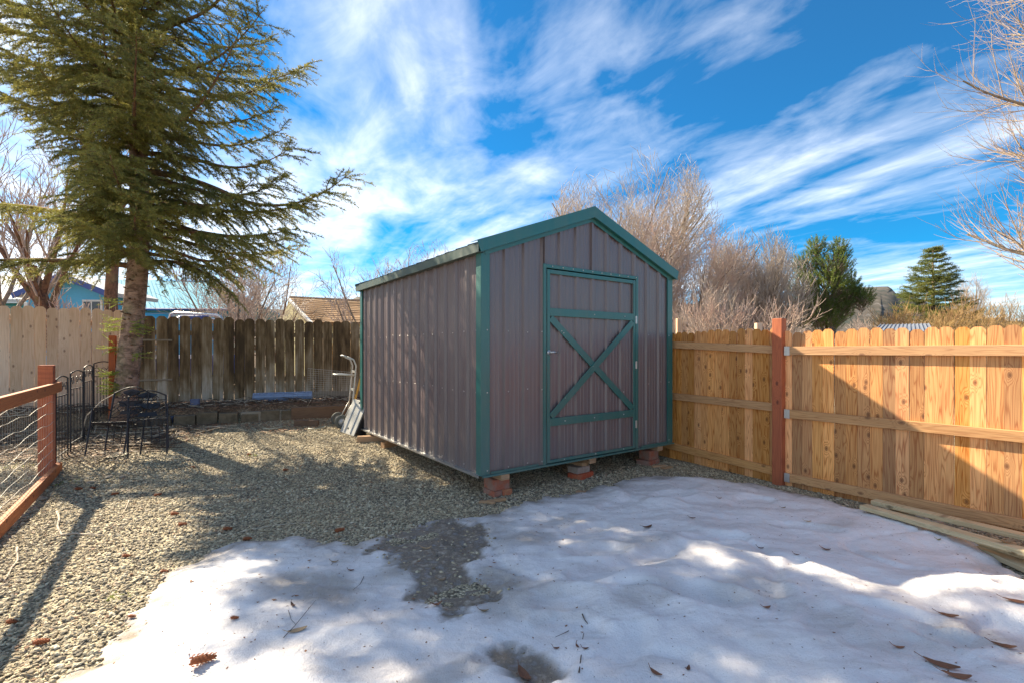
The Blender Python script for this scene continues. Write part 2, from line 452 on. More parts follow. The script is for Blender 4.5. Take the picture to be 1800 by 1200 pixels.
# gravel ground, soil in the beds
m_, gg, b = new_mat('gravel_ground')
P = gg.n('ShaderNodeNewGeometry').outputs['Position']
vo = gg.n('ShaderNodeTexVoronoi', {'Vector': P, 'Scale': 62.0, 'Randomness': 1.0})
vr = gg.n('ShaderNodeSeparateColor', {0: vo.outputs['Color']}).outputs[0]
stone = gg.ramp(vr, [(0.0, (.16, .135, .095)), (.3, (.42, .35, .225)), (.7, (.62, .53, .34)), (1.0, (.78, .68, .48))])
stone = gg.mix(gg.ramp(vo.outputs['Distance'], [(.35, 0.0), (.75, .85)]), stone, (.045, .038, .03))
soil = gg.mix(gg.noise(P, 14, 6, .7), (.035, .024, .016), (.20, .12, .07))
litter = gg.ramp(gg.noise(P, 34, 5, .7), [(.50, 0.0), (.58, 1.0)])
soil = gg.mix(litter, soil, (.30, .19, .11))
att = gg.n('ShaderNodeAttribute', attribute_name='soil').outputs['Fac']
col = gg.mix(att, stone, soil)
dirtn = gg.ramp(gg.noise(P, .9, 5, .6), [(.42, 0.0), (.66, 1.0)])
col = gg.mix(gg.m('MULTIPLY', dirtn, .30), col, (.32, .26, .16))
gg.link(col, b.inputs['Base Color']); b.inputs['Roughness'].default_value = .9
bump(gg, b, gg.m('ADD', gg.m('MULTIPLY', vo.outputs['Distance'], -1), gg.m('MULTIPLY', gg.noise(P, 40, 4, .7), .6)), .9, .015)
M['ground'] = m_

m_, gg, b = new_mat('gravel_stone')
r_ = gg.n('ShaderNodeAttribute', attribute_name='tint', attribute_type='INSTANCER').outputs['Fac']
P = gg.n('ShaderNodeNewGeometry').outputs['Position']
c = gg.ramp(r_, [(0.0, (.09, .082, .07)), (.24, (.22, .185, .13)), (.50, (.48, .40, .26)), (.78, (.66, .56, .37)), (.93, (.82, .74, .54)), (1.0, (.36, .18, .09))])
c = gg.mix(gg.m('MULTIPLY', gg.noise(P, 130, 3, .6), .5), c, (.14, .12, .09))
dust = gg.ramp(gg.noise(P, .9, 5, .6), [(.42, 0.0), (.66, 1.0)])
c = gg.mix(gg.m('MULTIPLY', dust, .55), c, (.50, .38, .22))
gg.link(c, b.inputs['Base Color']); b.inputs['Roughness'].default_value = .8
M['stone'] = m_

m_, gg, b = new_mat('snow_crust')
P = gg.n('ShaderNodeNewGeometry').outputs['Position']
dirt = gg.n('ShaderNodeAttribute', attribute_name='dirt').outputs['Fac']
n1 = gg.noise(P, 2.3, 6, .62, .6); n2 = gg.noise(P, 18, 5, .65); n3 = gg.noise(P, 130, 3, .7); n4 = gg.noise(P, 420, 2, .6)
c = gg.mix(n1, (.90, .87, .85), (.77, .74, .74))
stk = gg.ramp(gg.noise(gg.mapping(P, rot=(0, 0, R(32)), scale=(1.0, 3.4, 1)), 1.1, 6, .66, 1.2), [(.46, 0.0), (.58, .55), (.8, .95)])
c = gg.mix(gg.m('MULTIPLY', stk, n2), c, (.45, .38, .34))
dd = gg.m('ADD', dirt, gg.m('MULTIPLY', gg.m('SUBTRACT', n2, .5), gg.m('MULTIPLY', dirt, 1.7)), clamp=True)
dcol = gg.ramp(n2, [(.35, (.05, .035, .022)), (.5, (.16, .115, .07)), (.68, (.40, .34, .27))])
c = gg.mix(gg.m('MULTIPLY', dd, .95, clamp=True), c, dcol)
speck = gg.ramp(gg.noise(P, 95, 3, .75), [(.62, 0.0), (.70, .85)])
c = gg.mix(gg.m('MULTIPLY', speck, gg.m('ADD', .45, dirt, clamp=True)), c, (.12, .09, .07))
gg.link(c, b.inputs['Base Color'])
gg.link(gg.m('ADD', .45, gg.m('MULTIPLY', n1, .3)), b.inputs['Roughness'])
b.inputs['Specular IOR Level'].default_value = .35
hh = gg.m('ADD', gg.m('MULTIPLY', n2, 1.5), gg.m('ADD', gg.m('MULTIPLY', n3, .60), gg.m('MULTIPLY', n4, .16)))
bump(gg, b, hh, .55, .022)
M['snow'] = m_

def leafmat(name, c1, c2):
    m_, gg, b = new_mat(name); v, r_, t0 = objvec(gg)
    n_ = gg.noise(v, 55, 4, .6)
    c = gg.mix(n_, c1, c2)
    c = gg.n('ShaderNodeHueSaturation', {'Color': c, 'Value': gg.m('ADD', .65, gg.m('MULTIPLY', r_, .7))}).outputs[0]
    gg.link(c, b.inputs['Base Color']); b.inputs['Roughness'].default_value = .7; bump(gg, b, n_, .4, .003)
    return m_
M['leaf'] = leafmat('dry_brown_leaf', (.24, .10, .045), (.13, .055, .03))
M['leaf_tan'] = leafmat('dry_tan_leaf', (.45, .31, .17), (.30, .19, .10))
M['litter'] = leafmat('leaf_litter', (.46, .22, .11), (.20, .10, .05))
m_, gg, b = new_mat('hill_scrub'); P = gg.n('ShaderNodeNewGeometry').outputs['Position']
n_ = gg.noise(gg.mapping(P, scale=(1, 1, 2.5)), .045, 6, .7)
gg.link(gg.ramp(n_, [(.38, (.035, .045, .035)), (.5, (.075, .065, .05)), (.62, (.12, .10, .08)), (.78, (.26, .25, .25))]), b.inputs['Base Color']); b.inputs['Roughness'].default_value = 1
M['hill'] = m_

# ------------------------------------------------------------------ ground
fx = np.arange(-13, 9.001, .1); fy = np.arange(-3, 13.001, .1)
far = np.array([1.5, 4, 9, 18, 35, 70, 140, 300, 700, 1600, 4000.])
xs = np.concatenate([fx[0] - far[::-1], fx, fx[-1] + far]); ys = np.concatenate([fy[0] - far[::-1], fy, fy[-1] + far])
Xg, Yg = np.meshgrid(xs, ys); Zg = ground(Xg, Yg)
bedq = q_of(Xg, Yg); soilm = ((bedq < 1.18) & (Xg < -1.2)).astype(float)
soilm = np.maximum(soilm, ss(-4.9, -5.4, Xg) * ss(4.6, 5.6, Yg) * ss(3.4, 2.4, bedq))
soilm = np.maximum(soilm, ((Xg > 9) | (Yg > 13)).astype(float))
Zg = Zg + soilm * .03 * np.sin(Xg * 9) * np.sin(Yg * 11 + Xg * 3) * (np.abs(Xg) < 13)
nx, ny = len(xs), len(ys)
I = np.arange(nx * ny).reshape(ny, nx)
Fq = np.stack([I[:-1, :-1].ravel(), I[:-1, 1:].ravel(), I[1:, 1:].ravel(), I[1:, :-1].ravel()], 1)
me = np_mesh('ground', np.stack([Xg.ravel(), Yg.ravel(), Zg.ravel()], 1), Fq, M['ground'], True)
a_ = me.attributes.new('soil', 'FLOAT', 'POINT'); a_.data.foreach_set('value', soilm.ravel().astype(np.float32))
obj('ground', me, kind='structure')

# ------------------------------------------------------------------ snow
def vnoise(x, y, sc, seed):
    r2 = np.random.default_rng(seed); T = r2.random((64, 64))
    u = x * sc + 100.3; v = y * sc + 57.7; i = np.floor(u).astype(int); j = np.floor(v).astype(int); fu = u - i; fv = v - j
    fu = fu * fu * (3 - 2 * fu); fv = fv * fv * (3 - 2 * fv)
    a = T[i % 64, j % 64]; b2 = T[(i + 1) % 64, j % 64]; c2 = T[i % 64, (j + 1) % 64]; d2 = T[(i + 1) % 64, (j + 1) % 64]
    return (a * (1 - fu) + b2 * fu) * (1 - fv) + (c2 * (1 - fu) + d2 * fu) * fv

def pxpoly(pts): return [tuple(hit(*p)[:2]) for p in pts]
snow_px = [(172, 1168), (215, 1118), (248, 1062), (300, 1008), (350, 980), (395, 962), (450, 950), (500, 948), (528, 938), (545, 948), (556, 958), (590, 955), (625, 962),
           (660, 948), (690, 938), (720, 924), (765, 918), (820, 912), (880, 900), (905, 884), (960, 872), (1020, 866), (1060, 855), (1110, 842), (1160, 838),
           (1215, 838), (1260, 843), (1310, 850), (1360, 862), (1410, 872), (1460, 884), (1500, 898), (1560, 903), (1600, 908), (1650, 920), (1690, 938), (1730, 968), (1765, 990), (1800, 1022)]
sp = pxpoly(snow_px) + [(3.9, 2.35), (4.3, 1.4), (4.6, -.5), (-2.3, -.5), (-2.1, 1.2)]
def sdf(poly, x, y):
    P_ = np.array(poly); n = len(P_); d = np.full(x.shape, 1e9); ins = np.zeros(x.shape, bool)
    for i in range(n):
        a = P_[i]; b2 = P_[(i + 1) % n]; e = b2 - a; wx = x - a[0]; wy = y - a[1]
        t = np.clip((wx * e[0] + wy * e[1]) / (e @ e + 1e-12), 0, 1)
        d = np.minimum(d, (wx - e[0] * t) ** 2 + (wy - e[1] * t) ** 2)
        c = (a[1] > y) != (b2[1] > y)
        ins ^= c & (x < (b2[0] - a[0]) * (y - a[1]) / (b2[1] - a[1] + 1e-12) + a[0])
    d = np.sqrt(d); return np.where(ins, d, -d)
dirty_px = [(690, 935), (720, 925), (800, 915), (850, 925), (862, 965), (840, 985), (800, 1000), (835, 1030), (885, 1050), (860, 1072), (790, 1085), (745, 1060), (725, 1020), (680, 985), (640, 965)]
dirty2_px = [(850, 1150), (900, 1140), (960, 1165), (985, 1200), (940, 1230), (870, 1200)]
dirty3_px = [(470, 1030), (520, 1010), (600, 1010), (640, 1040), (600, 1075), (520, 1075), (480, 1065)]
dp1, dp2, dp3 = pxpoly(dirty_px), pxpoly(dirty2_px), pxpoly(dirty3_px)
FOOT = []
for (px_f, py_f, an, L_f, W_f, D_f) in ((1050, 985, .2, .22, .12, .035), (1250, 960, -.1, .20, .10, .03), (990, 1070, .1, .20, .11, .035), (1010, 1115, -.3, .18, .09, .025), (1240, 1065, -.5, .22, .12, .03), (1350, 1060, -.2, .14, .09, .03),
                                        (1450, 1120, .6, .20, .10, .02), (1570, 1110, -.5, .22, .09, .025), (1290, 960, .1, .12, .08, .03), (880, 1170, .0, .12, .08, .03), (700, 1060, .8, .15, .09, .02), (1180, 880, .1, .25, .10, .02), (1420, 940, -.3, .25, .07, .02), (610, 1150, .4, .15, .1, .015), (1100, 1150, .9, .2, .1, .02), (1780, 1050, .2, .1, .07, .03), (1665, 1160, -.4, .13, .08, .03)):
    q_f = hit(px_f, py_f); FOOT.append((q_f.x, q_f.y, an, L_f, W_f, D_f))
def snow_z(x, y):
    s_ = sdf(sp, x, y)
    s_ = s_ + .12 * (vnoise(x, y, 4, 1) - .5) + .09 * (vnoise(x, y, 11, 2) - .5) + .05 * (vnoise(x, y, 30, 11) - .5)
    H = .045 + .035 * ss(-1.0, 1.5, x) + .04 * ss(3.2, 1.8, y) * ss(.5, 2, x) 
    H = H * (.55 + .9 * vnoise(x, y, 1.1, 3))
    h = H * (1 - np.exp(-np.clip(s_, 0, 9) / (.42 - .27 * ss(.3, 1.8, x))))
    lump = .035 * (vnoise(x, y, 2.6, 4) - .5) + .020 * (vnoise(x, y, 6, 5) - .5) + .007 * (vnoise(x, y, 16, 6) - .5)
    pit = vnoise(x * .8 + y * .6, y * 1.6 - x * 1.0, 1.7, 8)
    lump = lump - .06 * ss(.70, .86, pit)
    rid = np.abs(vnoise(x, y, 1.3, 21) - .5)
    lump = lump - .018 * (1 - ss(0, .05, rid))
    crust = .010 * (vnoise(x, y, 9, 31) - .5) + .006 * (vnoise(x, y, 21, 32) - .5) + .0035 * (vnoise(x, y, 42, 33) - .5)
    foot = 0 * x
    for (fx_, fy_, fa, fl_, fw2, fd) in FOOT:
        ca2, sa2 = math.cos(fa), math.sin(fa); u_ = (x - fx_) * ca2 + (y - fy_) * sa2; v_ = -(x - fx_) * sa2 + (y - fy_) * ca2
        rr_ = np.sqrt((u_ / fl_) ** 2 + (v_ / fw2) ** 2); foot = foot - fd * (1 - ss(.55, 1.15, rr_)) + fd * .3 * np.exp(-((rr_ - 1.3) / .2) ** 2)
    h = h + (lump + crust) * ss(0, .25, s_) + foot * ss(.05, .3, s_)
    d1 = sdf(dp1, x, y) + .20 * (vnoise(x, y, 4, 7) - .5) + .12 * (vnoise(x, y, 12, 17) - .5) + .06 * (vnoise(x, y, 33, 18) - .5); d2 = sdf(dp2, x, y) + .10 * (vnoise(x, y, 9, 9) - .5) + .05 * (vnoise(x, y, 26, 19) - .5); d3 = sdf(dp3, x, y) + .15 * (vnoise(x, y, 5, 10) - .5)
    D = np.maximum(np.maximum(ss(-.06, .06, d1), .95 * ss(-.04, .04, d2)), .60 * ss(-.10, .15, d3))
    h = h * (1 - .72 * D) + D * .022 * (vnoise(x, y, 13, 12) - .4) * (s_ > .03)
    h = np.where((s_ > .12) & (D < .5), np.maximum(h, .014 + .01 * vnoise(x, y, 20, 50)), h)
    edge = ss(.30, 0, s_) * (.75 - .30 * ss(.5, 2.5, x) * ss(4.2, 3.4, y)) * (.35 + 1.1 * vnoise(x, y, 8, 40))
    h = np.where(s_ < 0, s_ * .5 - .02, h)
    halo = .55 * ss(-.55, .1, sdf(dp1, x, y)) * ss(.45, .75, vnoise(x, y, 3.4, 60)) + .30 * ss(.72, .88, vnoise(x * .8 + y * .5, y * 1.7 - x, 1.9, 61))
    return h, np.clip(np.maximum(np.maximum(D, edge), halo), 0, 1), s_
gx = np.arange(-2.9, 4.7, .0175); gy = np.arange(.3, 5.75, .0175)
SX, SY = np.meshgrid(gx, gy); SZ, SD, SS = snow_z(SX, SY)
I = np.arange(SX.size).reshape(SX.shape)
keep = (SS[:-1, :-1] > -.05) & (SS[1:, 1:] > -.05)
Fq = np.stack([I[:-1, :-1][keep], I[:-1, 1:][keep], I[1:, 1:][keep], I[1:, :-1][keep]], 1)
used = np.unique(Fq); remap = np.full(SX.size, -1); remap[used] = np.arange(len(used))
V = np.stack([SX.ravel(), SY.ravel(), (SZ + ground(SX, SY) + .004).ravel()], 1)[used]
me = np_mesh('snow', V, remap[Fq], M['snow'], True)
a_ = me.attributes.new('dirt', 'FLOAT', 'POINT'); a_.data.foreach_set('value', SD.ravel()[used].astype(np.float32))
obj('snow', me, kind='structure')
def surf(px, py):
    """point of the snow or the ground seen at a pixel"""
    d = 1.2
    while d < 40:
        x = (px - CX) / 837 * d; z = CH - (py - HY) / 837 * d
        if z < .35:
            gz = float(ground(x, d)); h, _, s_ = snow_z(np.array([x]), np.array([d]))
            if s_[0] > 0: gz += max(float(h[0]), 0) + .004
            if z <= gz: return Vector((x, d, gz))
        d += .01
    return Vector((x, d, 0))

# ------------------------------------------------------------------ loose gravel: one mass of stones
def gravel():
    n = 300000
    y = 1.3 + 8.6 * rng.random(n) ** 1.15; x = -8 + 13.5 * rng.random(n)
    ok = (np.abs(x) / y < 1.16)
    x, y = x[ok], y[ok]
    h, _, s_ = snow_z(x, y); q = q_of(x, y)
    bare = (s_ < .02) | ((sdf(dp1, x, y) > -.05) & (rng.random(len(x)) < .10))
    ok = bare & ((q > 1.3) | (x > -1.1)) & ((y < 6.4) | (rng.random(len(y)) < .75))
    fl = (x - 2.93) * .811 + (y - 5.22) * .585 < .0     # this side of the new fence
    ok &= fl
    x, y = x[ok], y[ok]; hh_ = np.where(s_[ok] > .02, np.clip(h[ok], 0, 1), 0)
    z = ground(x, y) + rng.random(len(x)) * .007 + hh_
    me = bpy.data.meshes.new('gravel'); me.vertices.add(len(x)); me.vertices.foreach_set('co', np.stack([x, y, z], 1).astype(np.float32).ravel())
    n = len(x)
    base = .0038 + .0085 * rng.random(n) ** 2.2
    scl = np.stack([base * (1.0 + .8 * rng.random(n)), base * (.8 + .4 * rng.random(n)), base * (.4 + .4 * rng.random(n))], 1)
    rt = np.stack([rng.normal(0, .3, n), rng.normal(0, .3, n), rng.random(n) * 6.28], 1)
    for nm, arr in (('scl', scl), ('rt', rt)):
        a = me.attributes.new(nm, 'FLOAT_VECTOR', 'POINT'); a.data.foreach_set('vector', arr.astype(np.float32).ravel())
    a = me.attributes.new('tint', 'FLOAT', 'POINT'); a.data.foreach_set('value', rng.random(n).astype(np.float32))
    me.materials.append(M['stone'])
    o = obj('gravel', me, kind='stuff')
    ng = bpy.data.node_groups.new('stones', 'GeometryNodeTree')
    ng.interface.new_socket('Geometry', in_out='INPUT', socket_type='NodeSocketGeometry')
    ng.interface.new_socket('Geometry', in_out='OUTPUT', socket_type='NodeSocketGeometry')
    N_ = ng.nodes; L_ = ng.links
    gi = N_.new('NodeGroupInput'); go = N_.new('NodeGroupOutput')
    ico = N_.new('GeometryNodeMeshIcoSphere'); ico.inputs['Subdivisions'].default_value = 2; ico.inputs['Radius'].default_value = 1
    nz = N_.new('ShaderNodeTexNoise'); nz.inputs['Scale'].default_value = 1.5
    sub = N_.new('ShaderNodeVectorMath'); sub.operation = 'SUBTRACT'; sub.inputs[1].default_value = (.5, .5, .5)
    mul = N_.new('ShaderNodeVectorMath'); mul.operation = 'SCALE'; mul.inputs['Scale'].default_value = 1.1
    sp_ = N_.new('GeometryNodeSetPosition')
    sm = N_.new('GeometryNodeSetMaterial'); sm.inputs['Material'].default_value = M['stone']
    ip = N_.new('GeometryNodeInstanceOnPoints')
    na = N_.new('GeometryNodeInputNamedAttribute'); na.data_type = 'FLOAT_VECTOR'; na.inputs[0].default_value = 'scl'
    nb = N_.new('GeometryNodeInputNamedAttribute'); nb.data_type = 'FLOAT_VECTOR'; nb.inputs[0].default_value = 'rt'
    L_.new(ico.outputs[0], sp_.inputs['Geometry']); L_.new(nz.outputs['Color'], sub.inputs[0]); L_.new(sub.outputs[0], mul.inputs[0]); L_.new(mul.outputs[0], sp_.inputs['Offset'])
    L_.new(sp_.outputs[0], sm.inputs['Geometry']); L_.new(gi.outputs[0], ip.inputs['Points']); L_.new(sm.outputs[0], ip.inputs['Instance'])
    L_.new(na.outputs['Attribute'], ip.inputs['Scale']); L_.new(nb.outputs['Attribute'], ip.inputs['Rotation'])
    L_.new(ip.outputs[0], go.inputs[0])
    md = o.modifiers.new('stones', 'NODES'); md.node_group = ng
gravel()

# ------------------------------------------------------------------ hills far off on the right
def hill(px0, px1, top_px, d, seed, label):
    n = 60; pxs = np.linspace(px0, px1, n); r2 = np.random.default_rng(seed)
    prof = np.interp(pxs, [p[0] for p in top_px], [p[1] for p in top_px]) + r2.normal(0, .5, n)
    rows = []
    for k, (dd, f) in enumerate(((d - 260, 0.0), (d - 150, .55), (d - 60, .85), (d, 1.0), (d + 120, .8), (d + 400, 0.0))):
        X = (pxs - CX) / 837 * dd; Z = CH + (HY - prof) / 837 * d
        rows.append(np.stack([X, np.full(n, dd) + r2.normal(0, 8, n), Z * f - (1 - f) * 5], 1))
    V = np.concatenate(rows); I = np.arange(len(V)).reshape(6, n)
    Fq = np.stack([I[:-1, :-1].ravel(), I[:-1, 1:].ravel(), I[1:, 1:].ravel(), I[1:, :-1].ravel()], 1)
    return obj('hill', np_mesh('hill', V, Fq, M['hill'], True), kind='structure')
hill(1120, 1860, [(1120, 560), (1200, 536), (1280, 531), (1360, 538), (1420, 530), (1480, 512), (1510, 504), (1560, 504), (1600, 520), (1660, 545), (1720, 556), (1860, 575)], 900, 3, '')
hill(-100, 900, [(-100, 575), (200, 560), (560, 540), (640, 520), (760, 545), (900, 570)], 1000, 4, '')

# ------------------------------------------------------------------ shed
A = Vector((-.293, 4.63, 0)); SA = math.atan2(.58, .8145); SW, SL = 2.93, 3.59; ZB, ZT, RISE = .255, 2.47, .555
shed = thing('metal_shed', 'brown ribbed metal shed with teal trim and a gable roof, raised on bricks', 'shed', A, SA)
PIT = .2425
def profile(x0, x1, phase=.272):
    """points (x, height) of the ribbed sheet between x0 and x1"""
    pts = {}
    k0 = int((x0 - phase) / PIT) - 2
    ev = []
    for k in range(k0, k0 + int((x1 - x0) / PIT) + 5):
        c = phase + k * PIT
        ev += [(c - .030, 0), (c - .015, .0245), (c + .015, .0245), (c + .030, 0)]
        for off in (.068, .121, .174):
            ev += [(c + off - .010, 0), (c + off - .005, .0035), (c + off + .005, .0035), (c + off + .010, 0)]
    ev = [e for e in ev if x0 < e[0] < x1]
    return [(x0, ev and 0 or 0)] + ev + [(x1, 0)]
def topz(x): return ZT + RISE * (1 - abs(x - SW / 2) / (SW / 2))
def sheet(name, x0, x1, zb, ztop, to, parent, mat, out=1):
    """ribbed sheet: 'to' maps (x, h, z) to local coordinates"""
    pr = profile(x0, x1); mb = MB(); n = len(pr)
    vs_ = []
    for x, h in pr: vs_.append(to(x, h, zb(x)))
    for x, h in pr: vs_.append(to(x, h, ztop(x)))
    mb.add(vs_, [(i, i + 1, n + i + 1, n + i) for i in range(n - 1)])
    # an inner skin gives the wall its thickness
    ins = [to(x0, -.02, zb(x0)), to(x1, -.02, zb(x1)), to(x1, -.02, ztop(x1)), to(x0, -.02, ztop(x0))]
    mb.add(ins, [(0, 3, 2, 1)])
    return obj(name, mb, mat, parent)
front = lambda x, h, z: (x, -h, z)
side = lambda x, h, z: (-h, x, z)
D0, D1, DT = .765, 2.235, 2.36
B_ = lambda x: ZB
for x0, x1 in ((.0, D0),): sheet('wall_panel', x0, x1, B_, topz, front, shed, M['siding'])
sheet('wall_panel', D0, SW / 2, lambda x: DT, topz, front, shed, M['siding'])
sheet('wall_panel', SW / 2, D1, lambda x: DT, topz, front, shed, M['siding'])
sheet('wall_panel', D1, SW, B_, topz, front, shed, M['siding'])
cuts = [0, .9, 1.8, 2.7, SL]
for i in range(4): sheet('wall_panel', cuts[i], cuts[i + 1], B_, lambda x: ZT, side, shed, M['siding'])
for i in range(4): sheet('wall_panel', cuts[i], cuts[i + 1], B_, lambda x: ZT, lambda x, h, z: (SW + h, x, z), shed, M['siding'])
sheet('wall_panel', 0, SW / 2, B_, topz, lambda x, h, z: (x, SL + h, z), shed, M['siding'])
sheet('wall_panel', SW / 2, SW, B_, topz, lambda x, h, z: (x, SL + h, z), shed, M['siding'])
# floor
mb = MB(); mb.box((SW / 2, SL / 2, ZB + .03), (SW - .05, SL - .05, .03)); obj('floor_deck', mb, M['lumber'], shed)
for x in (.25, SW / 2, SW - .25):
    mb = MB(); mb.bbox((x, SL / 2 - .03, ZB - .041), (.10, SL + .03, .075)); obj('skid', mb, M['lumber'], shed)
# corner trims
for cx, cy, sx, sy in ((0, 0, -1, -1), (SW, 0, 1, -1), (0, SL, -1, 1), (SW, SL, 1, 1)):
    mb = MB(); wf, ws = .095, .085; h0, h1 = ZB - .005, ZT + .03
    zc_ = (h0 + h1) / 2; H_ = h1 - h0
    mb.box((cx - sx * (wf / 2 - .026), cy + sy * .0255, zc_), (wf, .003, H_)); mb.box((cx + sx * .0255, cy - sy * (ws / 2 - .024), zc_), (.003, ws, H_))
    mb.box((cx - sx * (wf - .024), cy + sy * .018, zc_), (.004, .018, H_)); mb.box((cx + sx * .018, cy - sy * (ws - .022), zc_), (.018, .004, H_))
    obj('corner_trim', mb, M['teal'], shed)
# bottom trims
mb = MB(); mb.box((SW / 2 - .02, -.030, ZB - .002), (SW + .0, .052, .004)); mb.box((D0 / 2, -.027, ZB + .012), (D0 - .17, .003, .024)); mb.box(((D1 + SW) / 2 + .0, -.027, ZB + .012), (SW - D1 - .18, .003, .024)); mb.box((SW/2, -.056, ZB - .008), (SW + .05, .003, .018))
obj('bottom_trim', mb, M['teal'], shed)
mb = MB(); mb.box((-.030, SL / 2, ZB - .002), (.052, SL, .004)); mb.box((-.056, SL / 2, ZB - .008), (.003, SL + .05, .020)); obj('bottom_trim', mb, M['galv'], shed)
mb = MB(); mb.box((SW + .030, SL / 2, ZB - .002), (.052, SL, .004)); obj('bottom_trim', mb, M['teal'], shed)
# roof
PA = math.atan2(RISE, SW / 2); OVF, OVS = .07, .075
ca, sa_ = math.cos(PA), math.sin(PA); slopeL = (SW / 2 + OVS) / ca
for sgn in (-1, 1):
    # frame at the ridge: u runs down the slope
    base = Vector((SW / 2, 0, ZT + RISE + .035))
    for i in range(4):
        y0 = -OVF + i * (SL + 2 * OVF) / 4; y1 = y0 + (SL + 2 * OVF) / 4
        pr = profile(y0, y1, .12); n = len(pr); mb = MB(); vs_ = []
        for u in (0.0, slopeL):
            for y, h in pr:
                vs_.append(base + Vector((sgn * (ca * u + sa_ * h), y, -sa_ * u + ca * h)))
        fs = [(i2, i2 + 1, n + i2 + 1, n + i2) for i2 in range(n - 1)]
        mb.add(vs_, fs); 
        lo = [base + Vector((sgn * (ca * u - sa_ * .012), y, -sa_ * u - ca * .012)) for u in (0.0, slopeL) for y in (y0, y1)]
        mb.add(lo, [(0, 2, 3, 1)])
        obj('roof_panel', mb, M['roofmetal'], shed)
    # rake trims front and back
    for yy, s2 in ((-OVF - .002, -1), (SL + OVF + .002, 1)):
        mb = MB()
        def bar(u0, u1, h0, h1, ya, yb, mb=mb, sgn=sgn):
            vs_ = []
            for y in (ya, yb):
                for u, h in ((u0, h0), (u1, h0), (u1, h1), (u0, h1)):
                    # plumb cut at the ridge
                    xx = ca * u + sa_ * h
                    if u == u0 and u0 <= 0: vs_.append(base + Vector((0, y, h / ca)))
                    else: vs_.append(base + Vector((sgn * xx, y, -sa_ * u + ca * h)))
            f = [(0, 1, 2, 3), (7, 6, 5, 4), (0, 4, 5, 1), (1, 5, 6, 2), (2, 6, 7, 3), (3, 7, 4, 0)]
            mb.add(vs_, f if sgn > 0 else [q_[::-1] for q_ in f])
        bar(0, slopeL + .01, -.078, .034, yy, yy + s2 * .005)
        bar(0, slopeL + .01, .0345, .038, yy + s2 * .005, yy - s2 * .12)
        bar(0, slopeL - .06, -.120, -.080, yy - s2 * .045, yy - s2 * .041)
        bar(0, slopeL - .01, -.0785, -.074, yy - s2 * .001, yy - s2 * .06)
        obj('rake_trim', mb, M['teal'], shed)
    # eave fascia
    xe = SW / 2 + sgn * (SW / 2 + OVS + .004); ze = base.z - sa_ * slopeL
    mb = MB(); mb.box((xe, SL / 2, ze - .035), (.004, SL + 2 * OVF, .085)); mb.box((xe - sgn * .035, SL / 2, ze - .075), (.066, SL + 2 * OVF - .01, .004))
    mb.box((xe - sgn * .02, SL / 2, ze + .010), (.045, SL + 2 * OVF, .004))
    obj('eave_trim', mb, M['teal' if sgn > 0 else 'roofmetal'], shed)
mb = MB()
for sgn in (-1, 1):
    for y0, y1 in ((-OVF - .006, SL + OVF + .006),):
        p0 = Vector((SW / 2, y0, ZT + RISE + .078)); p1 = p0 + Vector((sgn * .15 * ca, 0, -.15 * sa_))
        vs_ = [p0, p1, p1 + Vector((0, y1 - y0, 0)), p0 + Vector((0, y1 - y0, 0))]
        vs_ += [v - Vector((0, 0, .004)) for v in vs_]
        mb.add(vs_, [(0, 1, 2, 3), (4, 7, 6, 5), (0, 4, 5, 1), (1, 5, 6, 2), (2, 6, 7, 3)])
obj('ridge_cap', mb, M['roofmetal'], shed)
# door
door = obj('door', MB(), None, shed)
DW0, DW1, DZ0, DZ1 = D0 + .028, D1 - .028, ZB + .01, DT - .035
pr = profile(DW0, DW1); mb = MB(); n = len(pr); vs_ = [(x, -h * .9 - .006, DZ0) for x, h in pr] + [(x, -h * .9 - .006, DZ1) for x, h in pr]
mb.add(vs_, [(i, i + 1, n + i + 1, n + i) for i in range(n - 1)]); mb.box(((DW0 + DW1) / 2, .012, (DZ0 + DZ1) / 2), (DW1 - DW0 - .002, .024, DZ1 - DZ0 - .002))
door.data = mb.mesh('door', M['siding'])
def flat(name, x0, z0, x1, z1, wd, y0=-.034, th=.010, par=door, mat='teal', trim=None):
    """a flat bar on the front between two points"""
    d = Vector((x1 - x0, 0, z1 - z0)); L = d.length; ang = math.atan2(d.z, d.x)
    T = Matrix.Translation(((x0 + x1) / 2, y0, (z0 + z1) / 2)) @ Matrix.Rotation(-ang, 4, 'Y')
    mb = MB(); mb.bbox((0, 0, 0), (L, th, wd), .002, M=T); return obj(name, mb, M[mat], par)
fw = .040
flat('door_stile', DW0 + fw / 2, DZ0, DW0 + fw / 2, DZ1, fw); flat('door_stile', DW1 - fw / 2, DZ0, DW1 - fw / 2, DZ1, fw)
flat('door_rail', DW0 + fw, DZ1 - .022, DW1 - fw, DZ1 - .022, .044, -.0335); flat('door_rail', DW0 + fw, DZ0 + .016, DW1 - fw, DZ0 + .016, .032, -.0335)
ZM, ZL = 1.872, .70
flat('door_rail', DW0 + fw, ZM, DW1 - fw, ZM, .085, -.0335, .012); flat('door_rail', DW0 + fw, ZL, DW1 - fw, ZL, .085, -.0335, .012)
flat('door_brace', DW0 + fw + .012, ZM - .06, DW1 - fw - .012, ZL + .06, .078, -.0320, .009); flat('door_brace', DW0 + fw + .012, ZL + .06, DW1 - fw - .012, ZM - .06, .078, -.0405, .0075)
